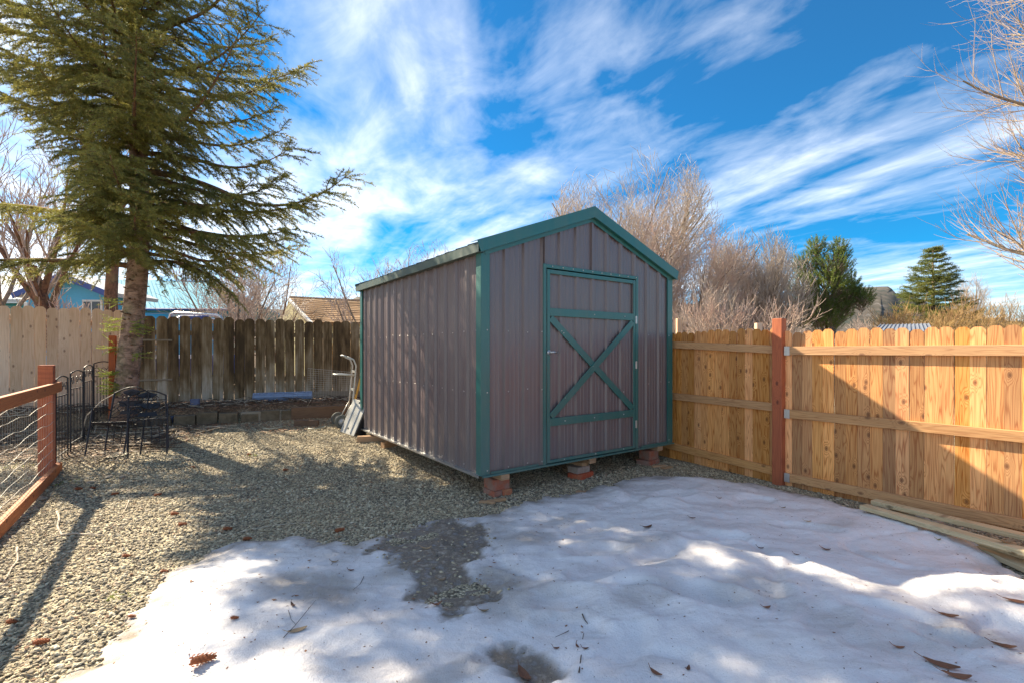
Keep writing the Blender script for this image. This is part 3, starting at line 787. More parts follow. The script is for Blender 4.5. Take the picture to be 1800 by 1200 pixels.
# door frame trims
flat('door_frame', D0 - .002, ZB + .0, D0 - .002, DT + .02, .040, -.030, .016, shed); flat('door_frame', D1 + .002, ZB, D1 + .002, DT + .02, .040, -.030, .016, shed)
flat('door_frame', D0 + .018, DT - .002, D1 - .018, DT - .002, .040, -.0305, .016, shed)
h_ = MB(); h_.tube([(DW0 + .022, -.042, 1.445), (DW0 + .022, -.075, 1.445)], .012, 8); h_.tube([(DW0 + .012, -.078, 1.446), (DW0 + .05, -.082, 1.447), (DW0 + .115, -.076, 1.441)], [.010, .012, .008], 8)
h_.lathe([(.0, 0), (.026, 0), (.026, .006), (0, .006)], 12, Matrix.Translation((DW0 + .022, -.040, 1.445)) @ Matrix.Rotation(R(90), 4, 'X')); obj('handle', h_, M['galv'], door, smooth=True)
for z in (2.29 - .45, 1.29, .56):
    mb = MB(); mb.box((DW1 + .006, -.042, z), (.030, .005, .09)); mb.tube([(DW1 + .005, -.046, z - .047), (DW1 + .005, -.046, z + .047)], .006, 6); obj('hinge', mb, M['galv'], door)
# screws
mb = MB()
def screw(x, y, z, ax):
    T = Matrix.Translation((x, y, z)) @ (Matrix.Rotation(R(90), 4, 'X') if ax == 'f' else Matrix.Rotation(R(-90), 4, 'Y'))
    mb.lathe([(.0075, 0), (.0075, .003), (.0045, .003), (.0035, .007), (0, .0075)], 8, T)
for z in (1.66, 1.055, ZB + .04):
    k = 0
    x = .272 - .0
    while x < SW - .1:
        if not (D0 - .03 < x < D1 + .03): screw(x + .042, -.001, z + random.uniform(-.012, .012), 'f')
        x += PIT
    for x in (.045, D0 - .035, SW - .05): screw(x, -.027, z, 'f')
    y = .10
    while y < SL - .05:
        screw(-.001, y, z + random.uniform(-.012, .012), 's'); y += PIT / 1.0
for x, z in ((DW0 + .25, ZL), (DW0 + .7, ZL), (DW1 - .22, ZL), (DW0 + .25, ZL + .25), (DW1 - .22, ZL + .27), (DW0 + .2, ZM - .2), (DW0 + .23, ZM - .22), (SW / 2, 1.285), (DW0 + .7, ZM), (DW1 - .2, ZM)): screw(x, -.0400, z, 'f')
for x in (DW0 + .24, DW0 + .72, DW1 - .22): screw(x, -.039, DZ0 + .016, 'f')
for k in range(10): screw(D0 + .1 + k * .15, -.0390, DT, 'f')
obj('screws', mb, M['screw'], shed, smooth=True, kind='stuff')

# brick piers under the shed: every brick and block lies loose, a thing of its own
rz_ = Matrix.Rotation(SA, 4, 'Z')
def sl(x, y, z): return A + (rz_ @ Vector((x, y, z)))
brick_n = [0]
def rough_block(name, size, mat, loc, rz, label, cat, group=None, jitter=.004, seed=0):
    mb = MB(); mb.bbox((0, 0, size[2] / 2), size, .006); r2 = random.Random(seed + int(loc[0] * 1000))
    mb.v = [(x + r2.uniform(-jitter, jitter), y + r2.uniform(-jitter, jitter), z + (r2.uniform(-jitter, jitter) * .6 if z > .01 else 0)) for x, y, z in mb.v]
    return tag(obj(name, mb, mat, None, loc, (0, 0, rz)), label, cat, group)
top0 = ZB - .078
def stack(x, y, rows, lab):
    """rows from the ground up: (name, size, mat, dx, dy, turn, label)"""
    p = sl(x, y, 0); z = float(ground(p.x, p.y)) - .004
    tot = sum(r[1][2] for r in {id(r): r for r in rows if not r[7]}.values())
    sc_ = (top0 - z) / tot
    for nm, size, mt, dx, dy, turn, label, same in rows:
        q_ = sl(x + dx, y + dy, 0)
        s3 = (size[0], size[1], size[2] * sc_)
        rough_block(nm, s3, M[mt], (q_.x, q_.y, z), SA + R(turn), label, 'brick' if nm == 'brick' else 'block', 'bricks stacked under the shed' if nm == 'brick' else None)
        if not same: z += s3[2]
    return
stack(.25, .10, [('brick', (.105, .19, .06), 'brick', -.058, .0, 3, 'left one of the two bottom bricks under the front left shed corner', True),
                 ('brick', (.115, .19, .06), 'redbrick', .058, -.012, -4, 'right one of the two bottom bricks, bright orange-red, under the front left shed corner', False),
                 ('brick', (.19, .20, .105), 'brick', -.005, .01, 0, 'thick brick with mortar on it, upper one under the front left shed corner', False)], 'left')
stack(1.41, .10, [('brick', (.29, .17, .085), 'redbrick', .0, .0, 12, 'wide orange-red brick lying lowest under the middle of the shed front', False),
                  ('brick', (.21, .16, .10), 'greybrick', -.01, .02, 4, 'grey mortared brick with sloped sides in the middle pier of the shed front', False),
                  ('lumber_block', (.10, .30, .06), 'lumber', .02, .10, 2, 'thick split wood block on the bricks under the middle of the shed front', False)], 'middle')
stack(2.62, .10, [('brick', (.26, .19, .06), 'brick', -.01, -.0, 8, 'bottom brick of the pier under the front right shed corner', False),
                  ('brick', (.19, .17, .12), 'brick', .02, .01, 3, 'upper brown-red brick of the pier under the front right shed corner', False)], 'right')
for x in (.25, SW / 2, SW - .25):
    pass
# lumber offcuts at the back left corner
def board(name, a, b_, wd, th, mat, label, cat, group=None, lift=0.0, roll=0.0):
    a = Vector(a); b_ = Vector(b_); d = b_ - a; L = d.length; rotz = math.atan2(d.y, d.x); pitch = -math.asin(d.z / L)
    mb = MB(); mb.bbox((L / 2, 0, 0), (L, wd, th), .003)
    return tag(obj(name, mb, M[mat], None, a + Vector((0, 0, th / 2 + lift)), (roll, pitch, rotz)), label, cat, group)
p = hit(628, 776); p2 = sl(.30, SL - .65, 0); p2.z = p.z
board('lumber_block', p, p2, .09, .085, 'lumber', 'short orange lumber beam sticking out under the back left of the shed', 'lumber')
p = sl(-.02, SL - .95, 0); p2 = sl(.55, SL - .85, 0); gz = float(ground(p.x, p.y)); p.z = gz + .0; p2.z = gz
board('lumber_block', p, p2, .10, .085, 'lumber', 'second short lumber beam set further under the left side of the shed', 'lumber')
# broken wood by the piers
for i, (px, py, L, ang, lab) in enumerate(((857, 884, .16, -12, 'splintered wood scrap lying left of the front left brick pier'), (873, 881, .20, 25, 'split wood scrap leaning against the front left brick pier'),
                           (1158, 820, .20, 18, 'thin wood scrap beside the brick pier at the right shed corner'), (1172, 823, .17, 30, 'yellow split wood scrap right of the right shed corner pier'), (1021, 866, .10, -25, 'small chip of wood before the middle brick pier'))):
    c = hit(px, py); d = Vector((math.cos(R(ang)), math.sin(R(ang)), 0)) * L / 2
    board('wood_scrap', c - d, c + d, .05, .022, 'lumber', lab, 'wood scrap', 'wood scraps by the brick piers')

# ------------------------------------------------------------------ new wooden fence on the right
P0 = Vector((2.93, 5.22, 0))
picket_cache = {}
def picket_mesh(wd, h, th, mat, style='dog'):
    key = (round(wd, 3), round(h, 3), mat, style)
    if key in picket_cache: return picket_cache[key]
    c = wd * .30; hw = wd / 2
    if style == 'dog': poly = [(-hw, 0), (hw, 0), (hw, h - c), (hw - c * .75, h - c * .10), (hw - c * 1.1, h), (-hw + c * 1.1, h), (-hw + c * .75, h - c * .10), (-hw, h - c)]
    else: poly = [(-hw, 0), (hw, 0), (hw, h - c * .8), (hw - c, h), (-hw + c, h), (-hw, h - c * .8)]
    mb = MB(); mb.prism(poly, -th / 2, th / 2)
    picket_cache[key] = mb.mesh('picket', M[mat]); return picket_cache[key]
fence = thing('wooden_fence', 'new orange cedar picket fence with a red post, right of the shed', 'fence', P0)
def fence_run(root, O, dirv, s0, s1, pitch, wd, h, th, mat, off, z_of, jit=.006, style='dog', gap_tilt=.004, hvar=(-.012, 0, .01)):
    d = Vector((dirv[0], dirv[1], 0)).normalized(); nrm = Vector((-d.y, d.x, 0)); ang = math.atan2(d.y, d.x)
    s = s0 + pitch / 2; k = 0; r2 = random.Random(int(s0 * 100) + 5)
    while s < s1 - pitch * .3:
        hh_ = h + r2.choice(hvar)
        p = O + d * s + nrm * off
        o = obj('picket', picket_mesh(wd, hh_, th, mat, style), None, root, p - root.location + Vector((0, 0, z_of(p, s) + r2.uniform(-jit, jit))), (0, r2.uniform(-gap_tilt, gap_tilt), ang + r2.uniform(-.012, .012) + (math.pi if r2.random() < .5 else 0)))
        s += pitch; k += 1
d2 = Vector((.585, -.811, 0)); d1 = Vector((-.514, .857, 0))
# section two: towards the camera; its outside is +normal (to the right)
fence_run(fence, P0, d2, .02, 6.0, .1005, .0985, 1.70, .016, 'cedar', .030, lambda p, s: -.03 - .003 * s)
fence_run(fence, P0, d1, .02, 6.7, .1005, .0985, 1.74, .016, 'cedar', -.030, lambda p, s: float(ground(p.x, p.y)) - .03)
def rail(root, O, d, s0, s1, z0, z1, off, mat='cedar_rail', hgt=.089, th=.038, name='rail'):
    nrm = Vector((-d.y, d.x, 0)); a = O + d * s0 + nrm * off; b_ = O + d * s1 + nrm * off
    a.z = z0; b_.z = z1; dd = b_ - a; L = dd.length
    mb = MB(); mb.bbox((L / 2, 0, 0), (L, th, hgt), .003)
    return obj(name, mb, M[mat], root, a - root.location, (0, -math.asin(dd.z / L), math.atan2(dd.y, dd.x)))
for z in (1.462, .785, .098):
    for a, b_ in ((.062, 2.45), (2.55, 4.95), (5.05, 6.0)):
        rail(fence, P0, d2, a, b_, z - .0, z - .0, 0)
for z, z2 in ((1.475, 1.60), (.84, .86), (.135, .20)):
    rail(fence, P0, d1, .055, 2.6, z, z2, 0); rail(fence, P0, d1, 2.7, 6.7, z2, z2 + .18, 0)
def post(root, p, h, wd, mat, rz, zb=-.05, top=None):
    mb = MB(); mb.bbox((0, 0, h / 2), (wd, wd, h), .004)
    return obj('post', mb, M[mat], root, Vector((p.x, p.y, zb)) - root.location, (0, 0, rz))
angF = math.atan2(d2.y, d2.x)
pp = P0 + Vector((.0, .0, 0))
post(fence, pp, 1.86, .105, 'red_post', angF + R(-2))
post(fence, P0 + d2 * 2.5, 1.80, .09, 'red_post', angF); post(fence, P0 + d2 * 5.0, 1.80, .09, 'red_post', angF); post(fence, P0 + d1 * 2.65, 1.86, .09, 'red_post', angF)
for z in (1.462, .785, .098):
    mb = MB(); mb.box((.088, -.0215, z), (.055, .003, .094)); mb.box((.088, 0, z - .048), (.055, .040, .003)); mb.box((.088, -.0225, z), (.01, .004, .01))
    obj('rail_bracket', mb, M['galv'], fence, (0, 0, 0), (0, 0, angF))

# deck boards lying along the fence, leftmost ones stacked
for i, (px0, py0, px1, py1, z, wd, lab) in enumerate((
        (1535, 884, 1835, 955, .10, .10, 'grey-brown deck board on top of the pile, next to the fence'),
        (1517, 893, 1835, 983, .10, .10, 'grey-brown deck board on top of the pile, beside the snow'),
        (1560, 902, 1840, 990, .048, .13, 'darker deck board below the two top boards of the pile'),
        (1660, 935, 1840, 1015, .012, .15, 'lowest worn deck board running under the snow edge'),
        )):
    a = at(px0, py0, 1); sxx = (px0 - CX) / 837; t = (CH - z) / ((py0 - HY) / 837); a = Vector((sxx * t, t, z))
    t = (CH - z) / ((py1 - HY) / 837); b_ = Vector(((px1 - CX) / 837 * t, t, z)); b_ = b_ + (b_ - a) * .8
    board('deck_board', a, b_, wd, .036, 'deck', lab, 'board', 'deck boards piled along the new fence')
for i in range(4):
    a = Vector((3.52 + i * .155, 3.05 - .0 + i * .11, .0)); b_ = a + Vector((.72, -1.0, 0)).normalized() * 2.4
    board('deck_board', a, b_, .14, .03, 'deck', ['nearest', 'second', 'third', 'fourth'][i] + ' low weathered board counted from the snow at the right edge', 'board', 'deck boards piled along the new fence')

# ------------------------------------------------------------------ weathered back fence and pale fence
C0 = Vector((-6.75, 8.46, 0)); db = Vector((.92, .39, 0)).normalized()
old = thing('weathered_fence', 'weathered dark brown board fence across the back, behind spruce and shed', 'fence', C0 + Vector((0, 0, .5)))
def zb_old(p, s): return .56 - .012 * s
fence_run(old, C0, db, 0, 6.7, .1755, .168, 1.545, .018, 'old', 0, zb_old, .012, 'dog', .006, (-.02, 0, .012, .02))
for z in (.95, 1.80): rail(old, C0, db, 0, 6.7, z, z - .05, .04, 'greytimber')
rail(old, C0, db, 1.95, 4.4, .60, .57, -.030, 'greytimber', .13, .03, 'kickboard'); rail(old, C0, db, 4.42, 6.7, .57, .55, -.030, 'greytimber', .13, .03, 'kickboard')
mb = MB()
rail(old, C0, db, .0, .60, .94, .95, -.018, 'greytimber', .03, .016, 'batten'); rail(old, C0, db, .0, .60, 1.66, 1.66, -.018, 'greytimber', .03, .016, 'batten')
for s in (0.62, 3.2, 5.8):
    mb = MB(); mb.bbox((0, 0, .8), (.09, .09, 1.6), .004); p = C0 + db * s + Vector((-db.y, db.x, 0)) * .09; obj('post', mb, M['greytimber'], old, Vector((p.x, p.y, .4)) - old.location, (0, 0, .4))
L0 = Vector((-7.12, 8.62, 0)); dl = Vector((-.814, -.581, 0)).normalized()
palef = thing('pale_fence', 'pale pinkish board fence behind the spruce on the left', 'fence', L0 + Vector((0, 0, .5)))
fence_run(palef, L0, dl, -.35, 5.2, .1445, .139, 1.70, .018, 'pale', 0, lambda p, s: .50, .01, 'dog', .005, (-.012, 0, .012))
for z in (.85, 1.95): rail(palef, L0, dl, -.35, 5.2, z, z, -.04, 'pale')
for s in (.0, 2.5, 5.0):
    mb = MB(); mb.bbox((0, 0, .85), (.09, .09, 1.7), .004); p = L0 + dl * s - Vector((-dl.y, dl.x, 0)) * .09; obj('post', mb, M['pale'], palef, Vector((p.x, p.y, .4)) - palef.location, (0, 0, .6))

# ------------------------------------------------------------------ low red fence with wire on the left
rp = hit(82, 833); drf = Vector((.683, -1, 0)).normalized()
rf = thing('wire_fence', 'low red stained fence with wire mesh infill at the left edge', 'fence', rp)
nrm = Vector((-drf.y, drf.x, 0))   # points right, towards the gravel and the camera
mb = MB(); mb.bbox((0, 0, .60), (.125, .125, 1.23), .005); obj('post', mb, M['red_post'], rf, (0, 0, 0), (0, 0, math.atan2(drf.y, drf.x)))
mb = MB(); mb.bbox((0, 0, .60), (.125, .125, 1.23), .005); obj('post', mb, M['red_post'], rf, drf * 3.4 - Vector((0, 0, .1)), (0, 0, math.atan2(drf.y, drf.x)))
zr0 = CH - (681 - HY) / 837 * (rp.y - .05)
rail(rf, rp, drf, -.12, 3.6, zr0, zr0 - .02, .085, 'red_rail', .11, .045); 
zb0 = rp.z + .045
rail(rf, rp, drf, -.12, 3.6, zb0, .03, .085, 'red_rail', .11, .05)
mb = MB(); r2 = random.Random(3)
for i in range(8):
    z0 = .16 + i * .108
    pts = []
    for k in range(22):
        s = .02 + k * .165; sag = .012 * math.sin(s * 5 + i) + .008 * math.sin(s * 11 + i * 2)
        pts.append(drf * s + nrm * .061 + Vector((0, 0, z0 + sag - (s / 3.6) * .10)))
    mb.tube(pts, .0026, 5, False)
s = .02
while s < 3.5:
    mb.tube([drf * s + nrm * .0655 + Vector((0, 0, .04 - s / 3.6 * .1)), drf * s + nrm * .0655 + Vector((0, 0, 1.0 - s / 3.6 * .1))], .0011, 3, False); s += .07
obj('wire_mesh', mb, M['wire'], rf)

# ------------------------------------------------------------------ iron fence panels behind it
def arc(c, r_, a0, a1, n=10, plane='xz'):
    return [Vector((c[0] + r_ * math.cos(R(a0 + (a1 - a0) * k / n)), 0, c[1] + r_ * math.sin(R(a0 + (a1 - a0) * k / n)))) for k in range(n + 1)]
def spiral(c, r0, turns, sgn=1, n=18, a0=0):
    return [Vector((c[0] + sgn * r0 * (1 - .75 * k / n) * math.cos(a0 + turns * 2 * math.pi * k / n), 0, c[1] + r0 * (1 - .75 * k / n) * math.sin(a0 + turns * 2 * math.pi * k / n))) for k in range(n + 1)]
def iron_panel(px0, py0, px1, py1, h, label, n=5):
    a = hit(px0, py0); b_ = hit(px1, py1); d = b_ - a; W = Vector((d.x, d.y, 0)).length
    t = thing('iron_trellis', label, 'garden fence panel', a, math.atan2(d.y, d.x), 'black iron panels behind the red fence')
    mb = MB(); mb.tube([(0, 0, 0), (0, 0, h)], .009, 6); mb.tube([(W, 0, 0), (W, 0, h)], .009, 6)
    top = [(0, 0, h)] + [(W * k / 8, 0, h + .03 * math.sin(math.pi * k / 8)) for k in range(1, 8)] + [(W, 0, h)]
    mb.tube(top, .008, 6); mb.tube([(0, 0, h * .80), (W, 0, h * .80)], .006, 5); mb.tube([(0, 0, .12), (W, 0, .12)], .006, 5)
    obj('frame', mb, M['iron'], t)
    for k in range(1, n):
        mb = MB(); mb.tube([(W * k / n, 0, .05), (W * k / n, 0, h * .80)], .0045, 5); obj('bar', mb, M['iron'], t)
    for k in range(3):
        mb = MB(); cx_ = W * (k + .5) / 3
        mb.tube(spiral((cx_, h * .90), min(W / 6, .07), 1.2, 1 if k % 2 else -1), .004, 5); obj('scroll', mb, M['iron'], t)
    return t
iron_panel(98, 822, 119, 800, 1.02, 'black iron garden panel closest to the red post', 4)
iron_panel(124, 795, 146, 775, 1.02, 'middle black iron garden panel with scrolls under its top bar', 4)
iron_panel(148, 772, 163, 755, 1.02, 'third black iron garden panel counted from the red post')
iron_panel(165, 752, 198, 722, .98, 'farthest black iron garden panel, beside the thin brown post', 6)
# thin brown post next to the spruce
p = hit(198, 742); h = at(198, 592, p.y).z - p.z
mb = MB(); mb.bbox((0, 0, h / 2), (.085, .085, h + .04), .004); tag(obj('wooden_post', mb, M['red_post'], None, p, (0, 0, .5)), 'slim orange-brown wooden post standing just left of the spruce trunk', 'post')
# bent pale canes
def cane(pts, r_, mat, name, label, cat, group=None):
    c = Vector(pts[0]); mb = MB(); mb.tube([Vector(q_) - c for q_ in pts], r_, 5); return tag(obj(name, mb, M[mat], None, c), label, cat, group)
p = hit(140, 775); cane([p, p + Vector((.05, .05, .35)), p + Vector((.18, .15, .55)), p + Vector((.38, .25, .70))], .008, 'stick', 'bent_cane', 'pale bent cane arching between the iron panels and the chairs', 'cane')

# ------------------------------------------------------------------ black iron chairs
def iron_chair(loc, rotz, tilt, label):
    t = thing('iron_chair', label, 'chair', loc, rotz, 'black wrought iron chairs by the spruce')
    t.rotation_euler = (tilt, 0, rotz); t.scale = (.9, .9, .88)
    W, H, S, D_ = .44, .92, .44, .42
    def part(nm, fn):
        mb = MB(); fn(mb); return obj(nm, mb, M['iron'], t)
    part('leg', lambda mb: mb.tube([(-W / 2, 0, 0), (-W / 2, .01, S), (-W / 2, .06, H)], .011, 6))
    part('leg', lambda mb: mb.tube([(W / 2, 0, 0), (W / 2, .01, S), (W / 2, .06, H)], .011, 6))
    part('leg', lambda mb: mb.tube([(-W / 2, -D_ - .02, 0), (-W / 2, -D_, S)], .010, 6))
    part('leg', lambda mb: mb.tube([(W / 2, -D_ - .02, 0), (W / 2, -D_, S)], .010, 6))
    def seat(mb):
        mb.tube([(-W / 2, 0, S), (-W / 2, -D_, S), (W / 2, -D_, S), (W / 2, 0, S)], .009, 6, closed=True)
        for k in range(1, 9):
            mb.tube([(-W / 2 + W * k / 9, 0, S), (-W / 2 + W * k / 9, -D_, S)], .004, 4)
            mb.tube([(-W / 2, -D_ * k / 9, S + .006), (W / 2, -D_ * k / 9, S + .006)], .004, 4)
    part('seat', seat)
    def back(mb):
        top = [(-W / 2, .06, H)] + [(-W / 2 + W * k / 10, .065, H + .09 * math.sin(math.pi * k / 10)) for k in range(1, 10)] + [(W / 2, .06, H)]
        mb.tube(top, .011, 6)
    part('backrest', back)
    part('cross_bar', lambda mb: mb.tube([(-W / 2, .03, S + .12), (W / 2, .03, S + .12)], .007, 5))
    part('cross_bar', lambda mb: mb.tube([(-W / 2, .055, H - .07), (W / 2, .055, H - .07)], .006, 5))
    for sx, sz, rr in ((-.11, .70, .085), (.11, .70, .085), (0, .62, .05), (-.09, .875, .04), (.09, .875, .04), (0, .90, .045)):
        def sc(mb, sx=sx, sz=sz, rr=rr): mb.tube([v + Vector((0, .045, 0)) for v in spiral((sx, sz), rr, 1.4, 1 if sx > 0 else -1)], .0055, 5)
        part('scroll', sc)
    for k in range(9):
        part('lattice_bar', lambda mb, k=k: mb.tube([(-W / 2 + W * max(0, k - 3) / 6, .045, .52 + .34 * max(0, 3 - k) / 6), (-W / 2 + W * min(6, k + 2) / 6, .055, .52 + .34 * min(6, 8 - k) / 6)], .0045, 4))
    for k in range(1, 5):
        part('lower_bar', lambda mb, k=k: mb.tube([(-W / 2 + W * k / 5, .0, .17), (-W / 2 + W * k / 5, .0, S)], .005, 4))
    part('arm', lambda mb: mb.tube([(-W / 2, .04, .66), (-W / 2 - .01, -.20, .68), (-W / 2, -D_, .64), (-W / 2, -D_, S)], .010, 6))
    part('arm', lambda mb: mb.tube([(W / 2, .04, .66), (W / 2 + .01, -.20, .68), (W / 2, -D_, .64), (W / 2, -D_, S)], .010, 6))
    part('stretcher', lambda mb: (mb.tube([(-W / 2, 0, .17), (W / 2, 0, .17)], .006, 5), mb.tube([(-W / 2, -D_ - .01, .17), (W / 2, -D_ - .01, .17)], .006, 5)))
    # pressed leaf plate in the backrest
    part('plate', lambda mb: mb.prism([(-.16, .80), (.16, .80), (.13, .72), (-.13, .72)], .050, .054))
    part('plate', lambda mb: mb.prism([(-.12, .94), (0, .985), (.12, .94), (.07, .89), (-.07, .89)], .056, .060))
    part('plate', lambda mb: mb.prism([(-.10, .66), (.10, .66), (.12, .60), (-.12, .60)], .040, .044))
    return t
p = hit(215, 800)
iron_chair(p + Vector((0, .0, 0)), R(14), R(-13), 'black wrought iron chair leaning left before the spruce trunk')
p = hit(262, 800)
iron_chair(p + Vector((0, -.02, 0)), R(38), R(-20), 'black wrought iron chair with a plated back, right one of the two before the spruce')

# ------------------------------------------------------------------ edging of the raised bed
def bedline(x):  # y of the bed's edge at x (q = 1.16)
    return 8.5 + ((x + 6.7) * .39 - 1.165) / .92
be = math.atan2(.39, .92)
x = -5.9; k = 0; n_tot = 9
while k < n_tot:
    c = Vector((x, bedline(x), 0)); gz = float(ground(c.x + .05, c.y - .15))
    w_ = .26 + .05 * random.random(); hgt = .19 + random.uniform(-.02, .03)
    mb = MB(); mb.bbox((0, 0, hgt / 2), (w_, .16, hgt), .012)
    mb.v = [(a + random.uniform(-.008, .008), b2 + random.uniform(-.008, .008), c2 + random.uniform(-.006, .006)) for a, b2, c2 in mb.v]
    order = ['first', 'second', 'third', 'fourth', 'fifth', 'sixth', 'seventh', 'eighth', 'ninth'][k]
    tag(obj('edging_block', mb, M['tanblock'], None, (c.x, c.y - .05, gz - .02), (0, 0, be + random.uniform(-.06, .06))), order + ' brown edging block from the chairs, along the raised bed', 'block', 'edging blocks of the raised bed')
    x += .30 * .92 + .01; k += 1
def along(px0, px1, zlift, th, hgt, mat, nm, label, cat):
    def onpx(px):
        kx = (px - CX) / 837
        # y such that (kx*y, y) lies on the bed line
        yy = (8.5 + (6.7 * .39 - 1.165) / .92) / (1 - kx * .39 / .92); return Vector((kx * yy, yy, 0))
    a, b_ = onpx(px0), onpx(px1); a.y -= .06; b_.y -= .06
    a.z = float(ground(a.x, a.y - .2)) + zlift; b_.z = float(ground(b_.x, b_.y - .2)) + zlift
    return board(nm, a, b_, th, hgt, mat, label, cat)
along(428, 512, -.02, .12, .20, 'greytimber', 'landscape_timber', 'flat grey timber edging the raised bed left of the rusty one', 'timber')
along(515, 612, -.02, .17, .24, 'tie', 'landscape_timber', 'dark brown old railway tie edging the bed near the hand truck', 'timber')
p = hit(540, 752)
board('landscape_timber', hit(518, 748), hit(560, 748), .09, .10, 'tie', 'short reddish broken timber lying in front of the dark tie', 'timber')
# roll of blue plastic mesh
a = Vector(((446 - CX) / 837 * 8.75, 8.75, 0)); b_ = Vector(((548 - CX) / 837 * 9.05, 9.05, 0)); rr = .075
a.z = float(ground(a.x, a.y)) + rr + .035; b_.z = float(ground(b_.x, b_.y)) + rr + .035
mb = MB(); d = b_ - a; L = d.length
for k in range(13):
    T = Matrix.Translation((L * k / 12, 0, 0)) @ Matrix.Rotation(R(90), 4, 'Y')
    mb.tube([T @ Vector((rr * math.cos(j * math.pi / 8), rr * math.sin(j * math.pi / 8), 0)) for j in range(16)], .0065, 5, closed=True)
for j in range(10):
    an = j * math.pi / 5; mb.tube([(0, rr * math.cos(an), rr * math.sin(an)), (L, rr * math.cos(an), rr * math.sin(an))], .006, 5)
mb.lathe([(rr * .8, 0), (rr * .8, L)], 12, Matrix.Rotation(R(90), 4, 'Y'))
tag(obj('mesh_roll', mb, M['bluemesh'], None, a, (0, -math.asin(d.z / L), math.atan2(d.y, d.x))), 'roll of blue plastic mesh lying at the foot of the weathered fence', 'mesh roll')
# wire panel leaning on the fence
a = Vector(((540 - CX) / 837 * 9.15, 9.15, 0)); b_ = Vector(((628 - CX) / 837 * 9.45, 9.45, 0)); d = b_ - a; L = Vector((d.x, d.y, 0)).length
gz = float(ground(a.x, a.y)); a.z = gz + .02
wp = thing('welded_wire_sheet', 'grey welded wire panel leaning on the weathered fence by the hand truck', 'wire panel', a, math.atan2(d.y, d.x)); wp.rotation_euler[0] = R(-16)
mb = MB(); Hh = .62
for k in range(20): mb.tube([(L * k / 19, 0, 0), (L * k / 19, 0, Hh - .10 * k / 19)], .0022, 4, False)
for k in range(15): mb.tube([(0, .004, Hh * k / 14), (L, .004, (Hh - .10) * k / 14)], .0022, 4, False)
obj('wire_grid', mb, M['wire'], wp)
mb = MB(); mb.tube([(0, 0, 0), (L, 0, 0), (L, 0, Hh - .10), (0, 0, Hh)], .004, 5, closed=True); obj('border_wire', mb, M['wire'], wp)
# blue-grey tubs and pots by the fence
for px, py, w_, h_2, mt, lab in ((318, 706, .26, .12, 'bluepl', 'flat blue-grey plastic box at the foot of the weathered fence'), (333, 704, .12, .16, 'hose', 'small pale pot beside the blue-grey plastic box'),
                         (343, 716, .13, .14, 'bluepl', 'small blue-grey bucket before the plastic box'), (368, 737, .12, .10, 'bluepl', 'dark blue pot lying near the edging blocks'), (296, 745, .16, .10, 'bluepl', 'dark blue tub behind the edging blocks next to the chairs')):
    p = hit(px, py)
    if 'box' in lab:
        mb = MB(); mb.bbox((0, 0, h_2 / 2), (w_, w_ * .6, h_2), .01); mb.bbox((0, 0, h_2), (w_ * 1.06, w_ * .66, .02), .005)
    else:
        mb = MB(); mb.lathe([(0, 0), (w_ * .38, 0), (w_ * .5, h_2), (w_ * .55, h_2), (w_ * .55, h_2 + .01), (w_ * .46, h_2 + .01), (w_ * .36, .01), (0, .01)], 14)
    nm = 'plastic_box' if 'box' in lab else ('bucket' if 'bucket' in lab or 'tub' in lab else 'plant_pot')
    tag(obj(nm, mb, M[mt], None, p, (0, 0, .3)), lab, nm.replace('_', ' '))
# half rings of old hose or edging
for px, py, lab in ((478, 752, 'pale ring of hose lying left of the dirt patch before the bed'), (556, 752, 'pale ring of hose lying before the railway tie')):
    c = hit(px, py); mb = MB(); mb.tube([(.14 * math.cos(a), .14 * math.sin(a), .012) for a in np.linspace(-2.2, 1.9, 16)], .012, 6)
    tag(obj('hose_ring', mb, M['hose'], None, c, (0, 0, 0)), lab, 'hose', 'pale hose rings on the gravel')
p = hit(203, 801); mb = MB(); mb.lathe([(0, .004), (.10, .004), (.125, .02), (.12, .022), (.095, .008), (0, .008)], 20)
tag(obj('dish', mb, M['hose'], None, p, (R(4), 0, 0)), 'pale shallow dish on the ground under the iron chairs', 'dish')

# ------------------------------------------------------------------ hand truck
hp = at(601, 742, 7.95); hp.z = float(ground(hp.x, hp.y))
ht = thing('hand_truck', 'grey metal hand truck with two rubber wheels behind the shed corner', 'hand truck', hp, R(-62))
# local: x = axle, +y = forward (towards toe plate, right in the picture), z up
def htp(nm, fn, mat='alu', sm=False):
    mb = MB(); fn(mb); return obj(nm, mb, M[mat], ht, smooth=sm)
for sx in (-1, 1):
    htp('frame_tube', lambda mb: mb.tube([(sx * .17, .10, .04), (sx * .17, .16, .55), (sx * .17, .20, 1.02), (sx * .165, .16, 1.12), (sx * .15, .06, 1.17)], .014, 8), sm=True)
    htp('strut', lambda mb: mb.tube([(sx * .15, -.02, .115), (sx * .17, .15, .42)], .010, 6), sm=True)
    T = Matrix.Translation((sx * .21, -.03, .115)) @ Matrix.Rotation(R(90), 4, 'Y')
    wh = MB(); wh.lathe([(.060, -.022), (.100, -.026), (.113, -.014), (.115, 0), (.113, .014), (.100, .026), (.060, .022)], 24, T)
    wo = obj('wheel', wh, M['rubber'], ht, smooth=True)
    hb = MB(); hb.lathe([(0, -.020), (.030, -.024), (.034, -.012), (.062, -.016), (.062, .016), (.034, .012), (.030, .024), (0, .020)], 18, T); obj('wheel_hub', hb, M['hub'], wo, smooth=True)
for z in (.30, .62, .92): htp('cross_bar', lambda mb: mb.box((0, .13 + z * .07, z), (.34, .012, .035)))
htp('handle', lambda mb: mb.tube([(-.15, .06, 1.17), (-.08, .0, 1.19), (.08, .0, 1.19), (.15, .06, 1.17)], .014, 8), sm=True)
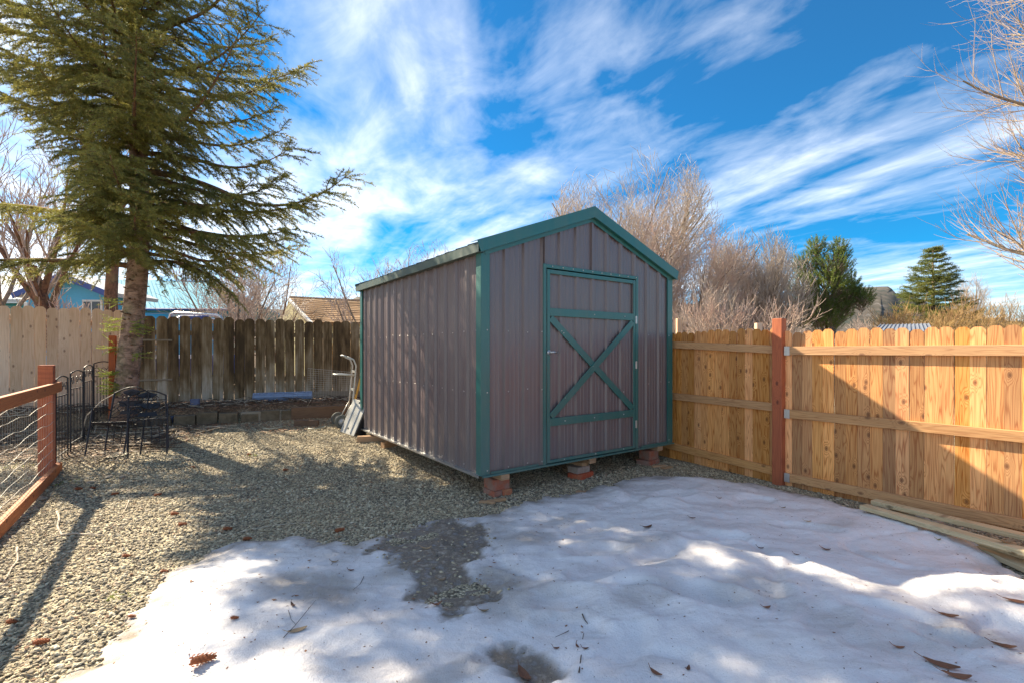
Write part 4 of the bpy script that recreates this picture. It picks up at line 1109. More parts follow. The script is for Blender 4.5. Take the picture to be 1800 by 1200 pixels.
htp('rear_handle', lambda mb: mb.tube([(-.17, .18, .86), (-.17, -.02, .88), (-.12, -.12, .88), (.12, -.12, .88), (.17, -.02, .88), (.17, .18, .86)], .014, 8), sm=True)
htp('axle', lambda mb: mb.tube([(-.24, -.03, .115), (.24, -.03, .115)], .009, 8))
htp('toe_plate', lambda mb: mb.box((0, .20, .03), (.36, .22, .008)))
# folded aluminium ramp leaning against the shed corner
BL, BR, TL = at(598, 755, 7.62), at(622, 768, 7.36), at(624, 701, 7.74)
BL.z = float(ground(BL.x, BL.y)) + .01; BR.z = float(ground(BR.x, BR.y)) + .01
ux = (BR - BL); Wd = ux.length; ux.normalize(); uz = (TL - BL); Ht = uz.length; uz = (uz - ux * uz.dot(ux)).normalized(); uy = uz.cross(ux)
MM = Matrix((ux, uy, uz)).transposed().to_4x4(); MM.translation = BL
ramp = thing('metal_ramp', 'folded grey aluminium loading ramp leaning on the back left shed corner', 'ramp', BL); ramp.matrix_world = MM
def rpart(nm, fn, mat): mb = MB(); fn(mb); return obj(nm, mb, M[mat], ramp)
rpart('plate', lambda mb: mb.bbox((Wd / 2, .0, Ht / 2), (Wd, .012, Ht), .002), 'alu')
for xx in (.30, .72): rpart('rib', lambda mb: mb.bbox((Wd * xx, -.010, Ht / 2 - .02), (.018, .014, Ht * .86), .002), 'galv')
for xx, zz in ((.78, .80), (.45, .16), (.5, .93)): rpart('bolt_hole', lambda mb: mb.lathe([(0, 0), (.016, 0), (.016, .003), (0, .003)], 10, Matrix.Translation((Wd * xx, -.0065, Ht * zz)) @ Matrix.Rotation(R(90), 4, 'X')), 'blackpl')
rpart('side_rail', lambda mb: mb.bbox((Wd + .012, .09, Ht * .42), (.020, .18, Ht * .70), .002), 'blackpl')
rpart('side_rail', lambda mb: mb.bbox((-.008, .03, Ht / 2), (.014, .05, Ht), .002), 'alu')
a = at(622, 706, 7.9); b_ = at(634, 664, 7.95); a2 = Vector((a.x - .10, a.y, float(ground(a.x, a.y))))
mb = MB(); d = b_ - a2; L = d.length; mb.bbox((L / 2, 0, 0), (L, .085, .03), .003)
o = tag(obj('yellow_plank', mb, M['yellow'], None, a2, (0, -math.asin(d.z / L), math.atan2(d.y, d.x))), 'yellow-orange plank standing behind the metal ramp at the shed corner', 'plank')

# ------------------------------------------------------------------ trees
def seg_mesh(name, segs, mats, nside=3, mi=None):
    """segs: array (n, 8): p0, p1, r0, r1 -> open tapered prisms, one real mesh"""
    S = np.asarray(segs, float); p0, p1, r0, r1 = S[:, :3], S[:, 3:6], S[:, 6], S[:, 7]
    d = p1 - p0; L = np.linalg.norm(d, axis=1, keepdims=True) + 1e-9; d = d / L
    ref = np.where(np.abs(d[:, 2:3]) < .9, np.array([[0, 0, 1.]]), np.array([[1., 0, 0]]))
    u = np.cross(d, ref); u /= np.linalg.norm(u, axis=1, keepdims=True); v = np.cross(d, u)
    V = []
    for base, rr in ((p0, r0), (p1, r1)):
        for k in range(nside):
            a = 2 * math.pi * k / nside; V.append(base + (u * math.cos(a) + v * math.sin(a)) * rr[:, None])
    V = np.stack(V, 1).reshape(-1, 3); n = len(S); b0 = np.arange(n)[:, None] * (2 * nside)
    Fs = []
    for k in range(nside):
        j = (k + 1) % nside; Fs.append(np.concatenate([b0 + k, b0 + j, b0 + nside + j, b0 + nside + k], 1))
    Fq = np.stack(Fs, 1).reshape(-1, 4)
    return np_mesh(name, V, Fq, mats, True, None if mi is None else np.repeat(np.asarray(mi), nside))

def rotv(d, ang, az):
    """turn the unit vector d away by ang in direction az"""
    u = d.orthogonal().normalized(); v = d.cross(u)
    s_ = u * math.cos(az) + v * math.sin(az)
    return (d * math.cos(ang) + s_ * math.sin(ang)).normalized()

def grow(out, p, d, L, r, lvl, P, rnd):
    nseg = P['seg'][lvl]; pts = [(p.copy(), r)]; q_ = p.copy()
    rend = r * P['taper'][lvl]
    for k in range(nseg):
        w_ = P['wob'][lvl]
        d = (d + Vector((rnd.gauss(0, w_), rnd.gauss(0, w_), rnd.gauss(0, w_) + P['up'][lvl]))).normalized()
        nq = q_ + d * (L / nseg); ra = r + (rend - r) * k / nseg; rb = r + (rend - r) * (k + 1) / nseg
        out[lvl].append((*q_, *nq, ra, rb)); q_ = nq; pts.append((q_.copy(), rb, d.copy()))
    if lvl + 1 >= len(P['seg']): return
    n = P['n'][lvl]; n = int(n * (.8 + .4 * rnd.random()) * min(1.3, .45 + .55 * L / P['len'][lvl])) if lvl else n
    az = rnd.random() * 6.28
    for i in range(n):
        t = P['t0'][lvl] + (1 - P['t0'][lvl]) * (i + rnd.random() * .8) / n; t = min(t, .999)
        f = t * nseg; k = int(f); a = pts[k][0]; b_ = pts[k + 1][0]; pos = a.lerp(b_, f - k); dd = pts[k + 1][2]
        rr = pts[k][1] + (pts[k + 1][1] - pts[k][1]) * (f - k)
        az += 2.4 + rnd.gauss(0, .4); ang = R(P['ang'][lvl] * (.7 + .6 * rnd.random()))
        cl = P['len'][lvl + 1] * (1 - P['fall'][lvl] * t) * (.7 + .6 * rnd.random())
        grow(out, pos, rotv(dd, ang, az), cl, max(min(rr * P['rr'][lvl], rr * .9), P['rmin']), lvl + 1, P, rnd)

def bare_tree(label, base, P, seed, barkm, twigm, group=None, cat='tree', name='bare_tree', lean=(0, 0), twig_scale=1.0):
    rnd = random.Random(seed); L_ = len(P['seg']); out = [[] for _ in range(L_)]
    nst = P.get('stems', 1)
    for s_ in range(nst):
        d = Vector((lean[0], lean[1], 1)).normalized()
        if nst > 1: d = rotv(d, R(P['stemang'] * (.5 + .8 * rnd.random())), s_ * 6.28 / nst + rnd.random() * .6)
        grow(out, Vector((rnd.gauss(0, .1) * (nst > 1), rnd.gauss(0, .1) * (nst > 1), -.1)), d, P['len'][0] * (.85 + .3 * rnd.random()), P['r'], 0, P, rnd)
    if P.get('env'):
        ex, ez, erx, erz = P['env']
        def inside(s_):
            m_ = 1 + .10 * math.sin(s_[3] * 3.1 + s_[4] * 2) + .05 * math.sin(s_[3] * 9 + s_[5] * 5)
            return ((s_[3] - ex) / erx) ** 2 + (s_[4] / erx) ** 2 + (max(0, s_[5] - ez) / erz) ** 2 < m_ or s_[5] < .3
        out = [out[0]] + [[s_ for s_ in lv if inside(s_)] for lv in out[1:]]
    t = thing(name, label, cat, base, 0, group)
    o = obj('trunk', seg_mesh('trunk', out[0], M[barkm], 8), None, t)
    if L_ > 2: obj('limbs', seg_mesh('limbs', out[1], M[barkm], 5), None, t)
    tw = [s for lv in out[2 if L_ > 2 else 1:] for s in lv]
    if tw:
        obj('crown', seg_mesh('crown', tw, M[twigm], 3), None, t, kind='stuff')
    return t

COTTON = dict(seg=[4, 6, 4, 3, 2], n=[9, 9, 7, 5], len=[3.2, 6.8, 2.3, 1.1, .5], ang=[30, 26, 27, 30], t0=[.25, .22, .15, .1], fall=[.25, .45, .3, .2],
              wob=[.05, .06, .07, .08, .08], up=[.05, .07, .10, .08, .05], taper=[.6, .25, .3, .4, .5], rr=[.55, .5, .55, .6], rmin=.0085, r=.20)
def at_ground(px, d, z=0.0): return Vector(((px - CX) / 837 * d, d, z))
P_ = dict(COTTON)
bare_tree('tall bare round-topped tree rising behind the shed roof ridge', at_ground(1085, 22), dict(COTTON, len=[3.6, 9.0, 3.2, 1.4, .7], n=[20, 16, 10, 6], ang=[40, 32, 28, 30], t0=[.25, .10, .1, .1], wob=[.04, .045, .07, .08, .08], env=(.55, 5.0, 4.1, 6.2), r=.17), 11, 'bark', 'twig_tan')
bare_tree('bare tree with reddish twigs just right of the shed, dark forked trunk', at_ground(1195, 19), dict(COTTON, len=[2.6, 4.8, 2.2, 1.1, .55], n=[15, 12, 9, 6], ang=[42, 34, 30, 30], t0=[.3, .12, .1, .1], r=.14, env=(.15, 4.8, 2.7, 4.1)), 12, 'bark', 'twig_red')
FAN = dict(seg=[4, 4, 4, 3], n=[9, 8, 6], len=[5.6, 3.4, 1.4, .7], ang=[20, 24, 26], t0=[.2, .12, .1], fall=[.45, .3, .2], wob=[.05, .06, .07, .08], up=[.06, .10, .10, .08],
           taper=[.3, .3, .35, .5], rr=[.5, .5, .6], rmin=.0085, r=.09, stems=8, stemang=27)
bare_tree('fan-shaped multi-stemmed bare tree left of the dark green pine', at_ground(1322, 23), dict(FAN, len=[5.0, 2.9, 1.5, .75], stems=14, n=[13, 9, 7], stemang=29, env=(0, 4.0, 2.6, 3.7)), 13, 'bark', 'twig_tan')
LOWB = dict(FAN, len=[2.6, 1.5, .8, .4], r=.04, stems=11, stemang=38, n=[8, 6, 5])
bare_tree('low twiggy bush behind the new fence, at the foot of the fan-shaped tree', at_ground(1290, 15), LOWB, 14, 'bark', 'twig_red', cat='shrub', name='bare_shrub')
bare_tree('tangled grey-brown bush right beside the shed behind the new fence', at_ground(1222, 17), dict(LOWB, stems=10, len=[2.9, 1.6, .8, .4]), 15, 'bark', 'twig_tan', cat='shrub', name='bare_shrub')
for px, d, sc_, mt, lab, sd_ in ((1450, 14, 1.9, 'twig_red', 'reddish bare shrub below the dark pine', 20), (1520, 15, 2.3, 'twig_red', 'reddish bare shrub between the pine and the grey roof', 21),
                           (1610, 19, 3.4, 'twig_gold', 'golden-brown bush in front of the right-hand spruce', 22), (1660, 21, 3.6, 'twig_gold', 'golden-brown bush under the right half of the spruce', 23),
                           (1725, 20, 3.0, 'twig_gold', 'tan bush right of the distant spruce', 24), (1790, 17, 2.6, 'twig_gold', 'tan bush at the right edge of the photo behind the fence', 25),
                           (1400, 16, 2.2, 'twig_tan', 'light bare shrub left of the pine foot, by the red post', 26),
                           (1560, 26, 3.4, 'twig_red', 'reddish thicket far behind the grey metal roof', 27)):
    bare_tree(lab, at_ground(px, d), dict(LOWB, len=[sc_ * .72, sc_ * .42, sc_ * .22, sc_ * .11], stems=12, n=[9, 7, 5]), sd_, 'bark', mt, cat='shrub', name='bare_shrub')
bare_tree('distant bare poplars above the tan bushes on the right', at_ground(1705, 45), dict(FAN, len=[6.5, 2.0, 1.0, .5], stemang=9, stems=12), 31, 'bark', 'twig_tan')
bare_tree('bare tree far off at the right edge over the tan bushes', at_ground(1775, 30), dict(FAN, len=[3.9, 1.8, .9, .45], stems=8), 32, 'bark', 'twig_gold')
# willow-like tree beyond the right edge
WIL = dict(seg=[5, 6, 6, 4], n=[34, 15, 8], len=[9.5, 2.8, 1.8, .75], ang=[60, 36, 28], t0=[.20, .12, .15], fall=[.25, .3, .2], wob=[.03, .08, .05, .07], up=[.02, .05, .13, .09], taper=[.35, .35, .3, .4], rr=[.40, .45, .6], rmin=.0045, r=.20)
bare_tree('leafless willow with upswept golden twigs reaching in at the right edge', Vector((13.3, 10.6, 0)), WIL, 44, 'bark', 'twig_willow')
# left side trees beyond the old fence
bare_tree('bare tree behind the weathered fence, two dark stems between spruce and tan roof', at_ground(425, 15), dict(COTTON, len=[1.9, 3.2, 1.5, .8, .4], n=[7, 8, 7, 5], r=.13, up=[.02, .03, .06, .05, .04]), 51, 'bark', 'twig_grey')
bare_tree('second bare tree behind the weathered fence, close to the cream gable', at_ground(478, 18), dict(COTTON, len=[1.8, 3.2, 1.5, .8, .4], n=[8, 8, 7, 5], r=.13, up=[.0, .03, .05, .05, .04]), 52, 'brownbark', 'twig_tan')
bare_tree('bare tree whose branches show over the left end of the shed roof', at_ground(655, 17), dict(COTTON, len=[1.9, 3.4, 1.4, .7, .35], n=[7, 7, 6, 4], r=.12), 53, 'bark', 'twig_grey')
bare_tree('bare tree whose round top shows above the middle of the shed eave', at_ground(745, 21), dict(COTTON, len=[2.3, 4.3, 1.6, .8, .4], n=[9, 8, 7, 4], r=.14), 54, 'bark', 'twig_tan')
bare_tree('leaning brown trunk behind the pale fence, in front of the blue gable', at_ground(128, 11.5, .4), dict(COTTON, len=[3.6, 3.2, 1.5, .8, .4], n=[6, 6, 6, 4], r=.20, t0=[.5, .25, .15, .1]), 55, 'brownbark', 'twig_grey', lean=(-.22, 0))
bare_tree('thick brown trunk behind the pale fence, just left of the spruce', at_ground(200, 12.0, .4), dict(COTTON, len=[5.0, 3.2, 1.5, .8, .4], n=[6, 6, 6, 4], r=.17, t0=[.55, .25, .15, .1]), 56, 'brownbark', 'twig_grey', lean=(.06, 0))
bare_tree('bare tree with dark upright limb at the left edge beyond the pale fence', at_ground(8, 14, .4), dict(COTTON, len=[3.5, 5.0, 2.0, 1.0, .5], n=[8, 8, 6, 4], r=.16), 57, 'bark', 'twig_grey')
bare_tree('twiggy shrub behind the pale fence before the blue gable wall', at_ground(160, 11, .4), dict(LOWB, len=[1.7, 1.0, .5, .25], stems=9), 58, 'bark', 'twig_red', cat='shrub', name='bare_shrub')
bare_tree('dry pale shrub along the tan roof eave beside the shed', at_ground(600, 13.2, .4), dict(LOWB, len=[1.25, .7, .35, .2], stems=12), 59, 'bark', 'twig_gold', cat='shrub', name='bare_shrub')

# ---- needles
def shoots_mesh(name, base, dirs, length, nneed, nlen, width, mats, spread=1.0, tipfrac=0.0, seed=1, mi=None):
    """each shoot becomes nneed thin triangles set round a short stem"""
    r2 = np.random.default_rng(seed); n = len(base)
    d = dirs / (np.linalg.norm(dirs, axis=1, keepdims=True) + 1e-9)
    ref = np.where(np.abs(d[:, 2:3]) < .9, np.array([[0, 0, 1.]]), np.array([[1., 0, 0]]))
    u = np.cross(d, ref); u /= np.linalg.norm(u, axis=1, keepdims=True); v = np.cross(d, u)
    t = np.tile(np.linspace(.02, 1, nneed), (n, 1)) + r2.normal(0, .03, (n, nneed))
    az = r2.random((n, nneed)) * 6.283
    rad = u[:, None, :] * np.cos(az)[..., None] + v[:, None, :] * np.sin(az)[..., None]
    out = d[:, None, :] * .62 + rad * .78 * spread
    out += r2.normal(0, .08, out.shape); out[..., 2] += .10
    p = base[:, None, :] + d[:, None, :] * (t * length[:, None])[..., None]
    nl = nlen * (.75 + .5 * r2.random((n, nneed)))
    tip = p + out * nl[..., None]
    sidev = np.cross(out, r2.normal(0, 1, out.shape)); sidev /= np.linalg.norm(sidev, axis=2, keepdims=True) + 1e-9
    a = p + sidev * width; b_ = p - sidev * width
    V = np.stack([a, b_, tip], 2).reshape(-1, 3); Fq = np.arange(len(V)).reshape(-1, 3)
    return np_mesh(name, V, Fq, mats, False, None if mi is None else np.repeat(mi, nneed))

def spruce(label, base, H, z0, rad, trunk_pts, r_tr, seed, lat, shoot, nneed, nlen, wdt, whorl, name='spruce_tree', matn='needle', special=(), radf=None, density=1.0, spread=1.0, droop=1.0, vis_top=1e9, dirfac=None):
    rnd = random.Random(seed); t = thing(name, label, 'tree', base)
    mb = MB(); nT = len(trunk_pts); 
    # smooth trunk
    pts = []; rads = []
    for i in range(31):
        z = H * i / 30 - .1; k = 0
        while k < nT - 2 and trunk_pts[k + 1][2] < z: k += 1
        a, b_ = trunk_pts[k], trunk_pts[k + 1]; f = (z - a[2]) / (b_[2] - a[2])
        pts.append(Vector((a[0] + (b_[0] - a[0]) * f, a[1] + (b_[1] - a[1]) * f, z))); rads.append(r_tr * (1 - z / H) ** .8 + .012 + .03 * math.exp(-max(z, 0) / .15))
    mb.tube(pts, rads, 14); obj('trunk', mb, M['sprucebark'], t, smooth=True)
    def trunk_at(z):
        f = (z + .1) / H * 30; k = max(0, min(int(f), 29)); return pts[k].lerp(pts[k + 1], f - k)
    limbs = []; B = []; Dv = []; Ln = []
    def limb(z, az, L, up0, curve, lat_len, dens=1.0):
        p = trunk_at(z); d = Vector((math.cos(az), math.sin(az), up0)).normalized()
        n = max(5, int(L / .16)); step = L / n; q_ = p.copy(); side_ = Vector((-math.sin(az), math.cos(az), 0))
        r0 = .010 + .011 * L
        for k in range(n):
            f = k / n; d = (d + Vector((rnd.gauss(0, .02), rnd.gauss(0, .02), curve(f) * step))).normalized()
            nq = q_ + d * step; limbs.append((*q_, *nq, r0 * (1 - f) + .004, r0 * (1 - (k + 1) / n) + .004))
            if f > .10:
                for sg in (-1, 1):
                    for _ in range(lat):
                        if rnd.random() > density * dens * (.55 + .45 * min(1, f * 3)): continue
                        ll = lat_len * (1 - .62 * f) * (.55 + .7 * rnd.random()) * min(1, .35 + 2.2 * f)
                        fw_ = .75 + .5 * rnd.random()
                        ld = (d * fw_ + side_ * sg * (1.0 - .2 * rnd.random()) + Vector((0, 0, rnd.gauss(-.10 * droop, .16)))).normalized()
                        pos = q_.lerp(nq, rnd.random()); m_ = max(2, int(ll / shoot / .80)); lp = pos.copy(); ls = Vector((-ld.y, ld.x, 0)).normalized()
                        for j in range(m_):
                            ld = (ld + Vector((0, 0, -.06 * droop + rnd.gauss(0, .05)))).normalized()
                            np_ = lp + ld * (ll / m_)
                            if j % 2 == 0: limbs.append((*lp, *np_, .004, .003))
                            B.append(lp[:]); Dv.append(ld[:]); Ln.append(ll / m_ * 1.1)
                            if j < m_ - 1 or m_ == 2:
                                for s3 in (-1, 1):
                                    if rnd.random() < .78:
                                        sd2 = (ld * .8 + ls * s3 * .8 + Vector((0, 0, rnd.gauss(-.10 * droop, .25)))).normalized()
                                        B.append(lp.lerp(np_, rnd.random())[:]); Dv.append(sd2[:]); Ln.append(shoot * (.6 + .7 * rnd.random()))
                            lp = np_
            B.append(q_[:]); Dv.append(d[:]); Ln.append(step * 1.1)
            q_ = nq
        B.append(q_[:]); Dv.append(d[:]); Ln.append(shoot)
    z = z0; w_ = 0
    while z < H - .15:
        fr = (z - z0) / (H - z0); Lr = rad * (1 - fr) ** .75 if radf is None else radf(z)
        nb = 6 if Lr > 1.0 else 5; a0 = rnd.random() * 6.28; coarse = (1.0 if z < vis_top else .42)
        for k in range(nb):
            az = a0 + k * 6.283 / nb + rnd.gauss(0, .15); L = Lr * (.70 + .42 * rnd.random())
            if dirfac: L *= dirfac(az, z)
            if L < .08: continue
            sag = .30 * (1 - fr)
            up0 = .14 + .22 * fr + rnd.gauss(0, .06) - .18 * (1 - fr)
            if dirfac: coarse *= 1 - .30 * max(0, math.cos(az + R(5))) ** 3
            limb(z + rnd.gauss(0, .05), az, L, up0, (lambda f, s_=sag: (-.42 * s_ * 2 if f < .45 else .60)), .98 * min(1, Lr / 1.6 + .2), coarse)
        z += whorl * (1.0 if z < vis_top else 1.5); w_ += 1
    for (z, az, L, up0, c0, c1, ll, de) in special:
        limb(z, R(az), L, up0, (lambda f, a=c0, b_=c1: a if f < .5 else b_), ll, de)
    obj('limbs', seg_mesh('limbs', limbs, M['brownbark' if matn == 'needle' else 'bark'], 4), None, t)
    B = np.array(B); Dv = np.array(Dv); Ln = np.array(Ln)
    obj('crown', shoots_mesh('crown', B, Dv, Ln, nneed, nlen, wdt, M[matn], spread, seed=seed), None, t, kind='stuff')
    print(label[:30], 'shoots', len(B), 'tris', len(B) * nneed)
    return t, trunk_at

sb = at_ground(218, 7.5); sb.z = float(ground(sb.x, sb.y)) - .03
def tp(px, py): v = at(px, py, 7.5); return (v.x - sb.x, v.y - sb.y, v.z - sb.z)
tpts = [(0, 0, -.2), tp(221, 690), tp(228, 620), tp(236, 540), tp(243, 470), tp(246, 400), tp(243, 250), tp(232, 60), (tp(225, 0)[0] + .0, 0, 12.5)]
tpts = [(a, 0 * b_, c) for a, b_, c in tpts]
def rz_s(z):
    zz = z + sb.z      # world height
    return float(np.interp(zz, [2.3, 2.7, 3.2, 4.2, 5.2, 7.0, 9.5, 12.5], [1.1, 2.3, 2.95, 3.2, 3.1, 2.65, 1.45, .1]))
def crown_dir(az, z):
    f = 1 - .80 * max(0, math.cos(az - R(146))) * max(0, min(1, (5.4 - z) / 1.2))
    f *= 1 - .50 * max(0, math.cos(az - R(236))) ** 2 * max(0, min(1, (6.2 - z) / 1.0))
    f *= 1 - .72 * max(0, math.cos(az - R(65))) ** 2
    f *= 1 + .12 * max(0, math.cos(az + R(5))) ** 4
    f *= 1 - .45 * max(0, math.cos(az - R(240))) * max(0, min(1, (4.3 - z) / .6))
    return f
sp_t, tr_at = spruce('big green spruce with a scaly reddish trunk and drooping boughs on the left', sb, 11.6, 2.6, 3.2, tpts, .150, 5, 2, .095, 20, .034, .0046, .26, radf=rz_s, density=.95, vis_top=5.8, droop=1.5, dirfac=crown_dir,
       special=[(2.35, -8, 1.9, .42, -.75, -.55, .6, 1.0), (2.9, -20, 3.1, .0, -.12, .20, .8, 1.0), (3.3, -3, 2.9, .0, -.10, .22, .8, 1.0)] + [(2.9 + .17 * k, 280 + (k * 37) % 60, 1.2 + .6 * ((k * 7) % 5) / 4, .10, -.30, .25, .65, 1.2) for k in range(24)] + [(9, 0, .2, 0, 0, 0, .1, 1), (2.35, 200, 2.9, .10, -.10, -.25, .85, .9), (3.05, 178, 3.4, .12, .02, -.30, .85, .9), (2.7, 292, 2.4, .05, -.15, .1, .7, .9)])
# small yellow-green sprays low on the trunk
B = []; Dv = []; Ln = []; rnd = random.Random(9)
for px, py, sx, n_ in ((205, 560, -1, 9), (203, 572, -1, 8), (240, 575, 1, 9), (243, 565, 1, 8), (200, 605, -1, 8), (200, 650, -1, 12), (202, 672, -1, 12), (204, 682, -1, 10), (243, 620, 1, 6), (202, 525, -1, 6)):
    p = at(px + (8 if sx < 0 else -8), py + 5, 7.33) - sb
    for k in range(n_):
        d = Vector((sx * (.6 + .6 * rnd.random()), rnd.gauss(-.3, .5), rnd.gauss(-.1, .25))).normalized()
        q_ = p + Vector((rnd.gauss(0, .02), rnd.gauss(0, .03), rnd.gauss(0, .03)))
        for j in range(3):
            B.append(q_[:]); Dv.append(d[:]); Ln.append(.08); q_ = q_ + d * .08; d = (d + Vector((0, 0, .06))).normalized()
obj('sprays', shoots_mesh('sprays', np.array(B), np.array(Dv), np.array(Ln), 16, .026, .0035, M['needle_y'], seed=3), None, sp_t, kind='stuff')
# branch stubs round the trunk
mb = MB(); rnd = random.Random(2)
for k in range(95):
    z = .15 + 2.2 * rnd.random(); c = tr_at(z); az = rnd.random() * 6.28; rr = .150 * (1 - z / 11.6) ** .8 - .005; d = Vector((math.cos(az), math.sin(az), .25 - .5 * rnd.random()))
    p = c + Vector((math.cos(az), math.sin(az), 0)) * rr; mb.tube([p, p + d * (.03 + .05 * rnd.random())], [.017, .006], 5)
obj('branch_stubs', mb, M['brownbark'], sp_t, kind='stuff')

# distant spruce and pine
sbase = at_ground(1640, 30)
spruce('distant spruce with a pointed top, right of the pine and hill', sbase, at(1637, 436, 30).z, 1.6, 2.5, [(0, 0, -.2), (0, 0, 12)], .14, 15, 2, .22, 9, .085, .012, .34, matn='needle_b', density=.8, radf=lambda z: float(np.interp(z, [1.5, 2.6, 5.0, 6.6, 8.1], [2.9, 2.5, 1.6, .9, .12])))
def pine(label, base, H, blobs, seed, n_t, nl, mat, trunk_r=.14):
    """crown of upright tufts gathered on boughs; blobs: (dx, dz, radius x, radius z)"""
    t = thing('pine_tree', label, 'tree', base); rnd = random.Random(seed)
    mb = MB(); mb.tube([(0, 0, -.1), (.05, 0, H * .4), (-.05, 0, H * .9)], [trunk_r, trunk_r * .7, .03], 10); obj('trunk', mb, M['brownbark'], t, smooth=True)
    B = []; Dv = []; Ln = []; limbs = []
    for dx, dz, rx, rz2 in blobs:
        c = Vector((dx, rnd.gauss(0, .3), dz)); limbs.append((*Vector((0, 0, max(.4, dz - rx - .5))), *c, .05, .02))
        for _ in range(int(n_t * rx * rz2)):
            v = Vector((rnd.gauss(0, 1), rnd.gauss(0, 1), rnd.gauss(0, 1))).normalized() * (.45 + .6 * rnd.random())
            p = c + Vector((v.x * rx, v.y * rx * 1.0, v.z * rz2)); d = (Vector((v.x * .8, v.y * .8, .9 + .4 * v.z))).normalized()
            limbs.append((*(p - d * .28 - Vector((v.x, v.y, 0)) * .2), *p, .012, .008))
            for k in range(3):
                B.append((p + d * .09 * k)[:]); Dv.append((d + Vector((rnd.gauss(0, .15), rnd.gauss(0, .15), 0)))[:]); Ln.append(.12)
    obj('limbs', seg_mesh('limbs', limbs, M['bark'], 4), None, t)
    obj('crown', shoots_mesh('crown', np.array(B), np.array(Dv), np.array(Ln), 9, nl, .011, M[mat], 1.1, seed=seed), None, t, kind='stuff')
    print('pine shoots', len(B))
pb = at_ground(1450, 24)
k24 = 24 / 837
def bl(px, py, rx, rz2): return ((px - 1450) * k24, CH + (HY - py) * k24, rx * k24, rz2 * k24)
pine('dark green bushy pine with two rounded tops, centre right behind the fence', pb, 5.4,
     [bl(1436, 440, 14, 22), bl(1462, 447, 14, 20), bl(1425, 470, 22, 24), bl(1452, 475, 28, 26), bl(1478, 480, 16, 24), bl(1410, 505, 26, 22), bl(1445, 512, 34, 26), bl(1480, 520, 22, 24),
      bl(1500, 500, 9, 16), bl(1512, 522, 11, 14), bl(1498, 530, 18, 16), bl(1400, 535, 22, 20), bl(1435, 545, 34, 22), bl(1470, 545, 28, 20), bl(1395, 560, 22, 18), bl(1440, 568, 40, 16)], 4, 420, .085, 'needle_d')
pine('small green conifer top between the fan-shaped tree and the new fence', at_ground(1262, 40), 4.0, [((0), 3.1, .6, .8), (.3, 2.4, .9, .8), (-.4, 2.2, .8, .7)], 6, 60, .09, 'needle_b')

# ------------------------------------------------------------------ houses beyond the fences
def slab(corners, th):
    """thick sheet from four corners (counter-clockwise seen from outside)"""
    c = [Vector(v) for v in corners]; n = (c[1] - c[0]).cross(c[3] - c[0]).normalized(); mb = MB()
    vs_ = c + [v - n * th for v in c]; mb.add(vs_, [(0, 1, 2, 3), (7, 6, 5, 4), (0, 4, 5, 1), (1, 5, 6, 2), (2, 6, 7, 3), (3, 7, 4, 0)]); return mb, n
def ribbed_roof(name, corners, th, nr, mat, parent, rib=.035):
    mb, n = slab(corners, th); c = [Vector(v) - parent.location for v in corners]; mb.v = [tuple(Vector(v) - parent.location) for v in mb.v]
    for k in range(nr + 1):
        f = k / nr; a = c[0].lerp(c[1], f) + n * .012; b_ = c[3].lerp(c[2], f) + n * .012; mb.tube([a, b_], rib * .5, 4)
    return obj(name, mb, M[mat], parent)
def wallbox(parent, x0, x1, y0, y1, z0, z1, mat, name='wall'):
    mb = MB(); mb.box(((x0 + x1) / 2, (y0 + y1) / 2, (z0 + z1) / 2), (x1 - x0, y1 - y0, z1 - z0)); mb.v = [tuple(Vector(v) - parent.location) for v in mb.v]
    return obj(name, mb, M[mat], parent)
# blue house: long roof with the eave towards us, and a gabled wing on the left
bh = thing('blue_house', 'light blue house with a pale blue metal roof and a dark-trimmed gable, behind the spruce', 'house', at_ground(250, 24))
e0, e1 = at(130, 541, 22), at(401, 543, 22); r0, r1 = at(140, 490, 26), at(364, 497, 26)
ribbed_roof('roof', [e0, e1, r1, r0], .12, 34, 'blue_roof', bh)
ribbed_roof('roof', [at(364, 497, 26) , at(364, 497, 26) + Vector((-12, 0, 0)), at(364, 497, 26) + Vector((-12, 5, -2.0)), e1 + Vector((-1.0, 8.5, 0))], .12, 20, 'blue_roof', bh)
mb = MB(); foot = [(e0.x + .5, 22.6), (e1.x - .6, 22.6), (e1.x - 4.6, 27.6), (e0.x - 3.5, 27.6)]; zt_ = e1.z - .14
mb.add([Vector((x, y, -.2)) - bh.location for x, y in foot] + [Vector((x, y, zt_)) - bh.location for x, y in foot], [(0, 1, 5, 4), (1, 2, 6, 5), (2, 3, 7, 6), (3, 0, 4, 7), (4, 5, 6, 7)])
obj('wall', mb, M['blue_wall'], bh)
mb = MB(); mb.tube([e0 - bh.location - Vector((0, .05, .05)), e1 - bh.location - Vector((0, .05, .05))], .06, 6); obj('gutter', mb, M['darkblue'], bh)
wallbox(bh, at(305, 0, 22.55).x, at(372, 0, 22.55).x, 22.50, 22.58, at(0, 548, 22.55).z - .6, at(0, 547, 22.55).z + .0, 'whitetrim', 'trim_board')
wg = thing('blue_gable_house', 'bright blue gable wall with dark blue eaves, behind the leaning brown trunk', 'house', at_ground(105, 19))
ap = at(108, 480, 18.5); gl, gr = at(22, 516, 18.5), at(192, 505, 18.5); gr.z = gl.z + .05
back = Vector((0, 2.6, 0))
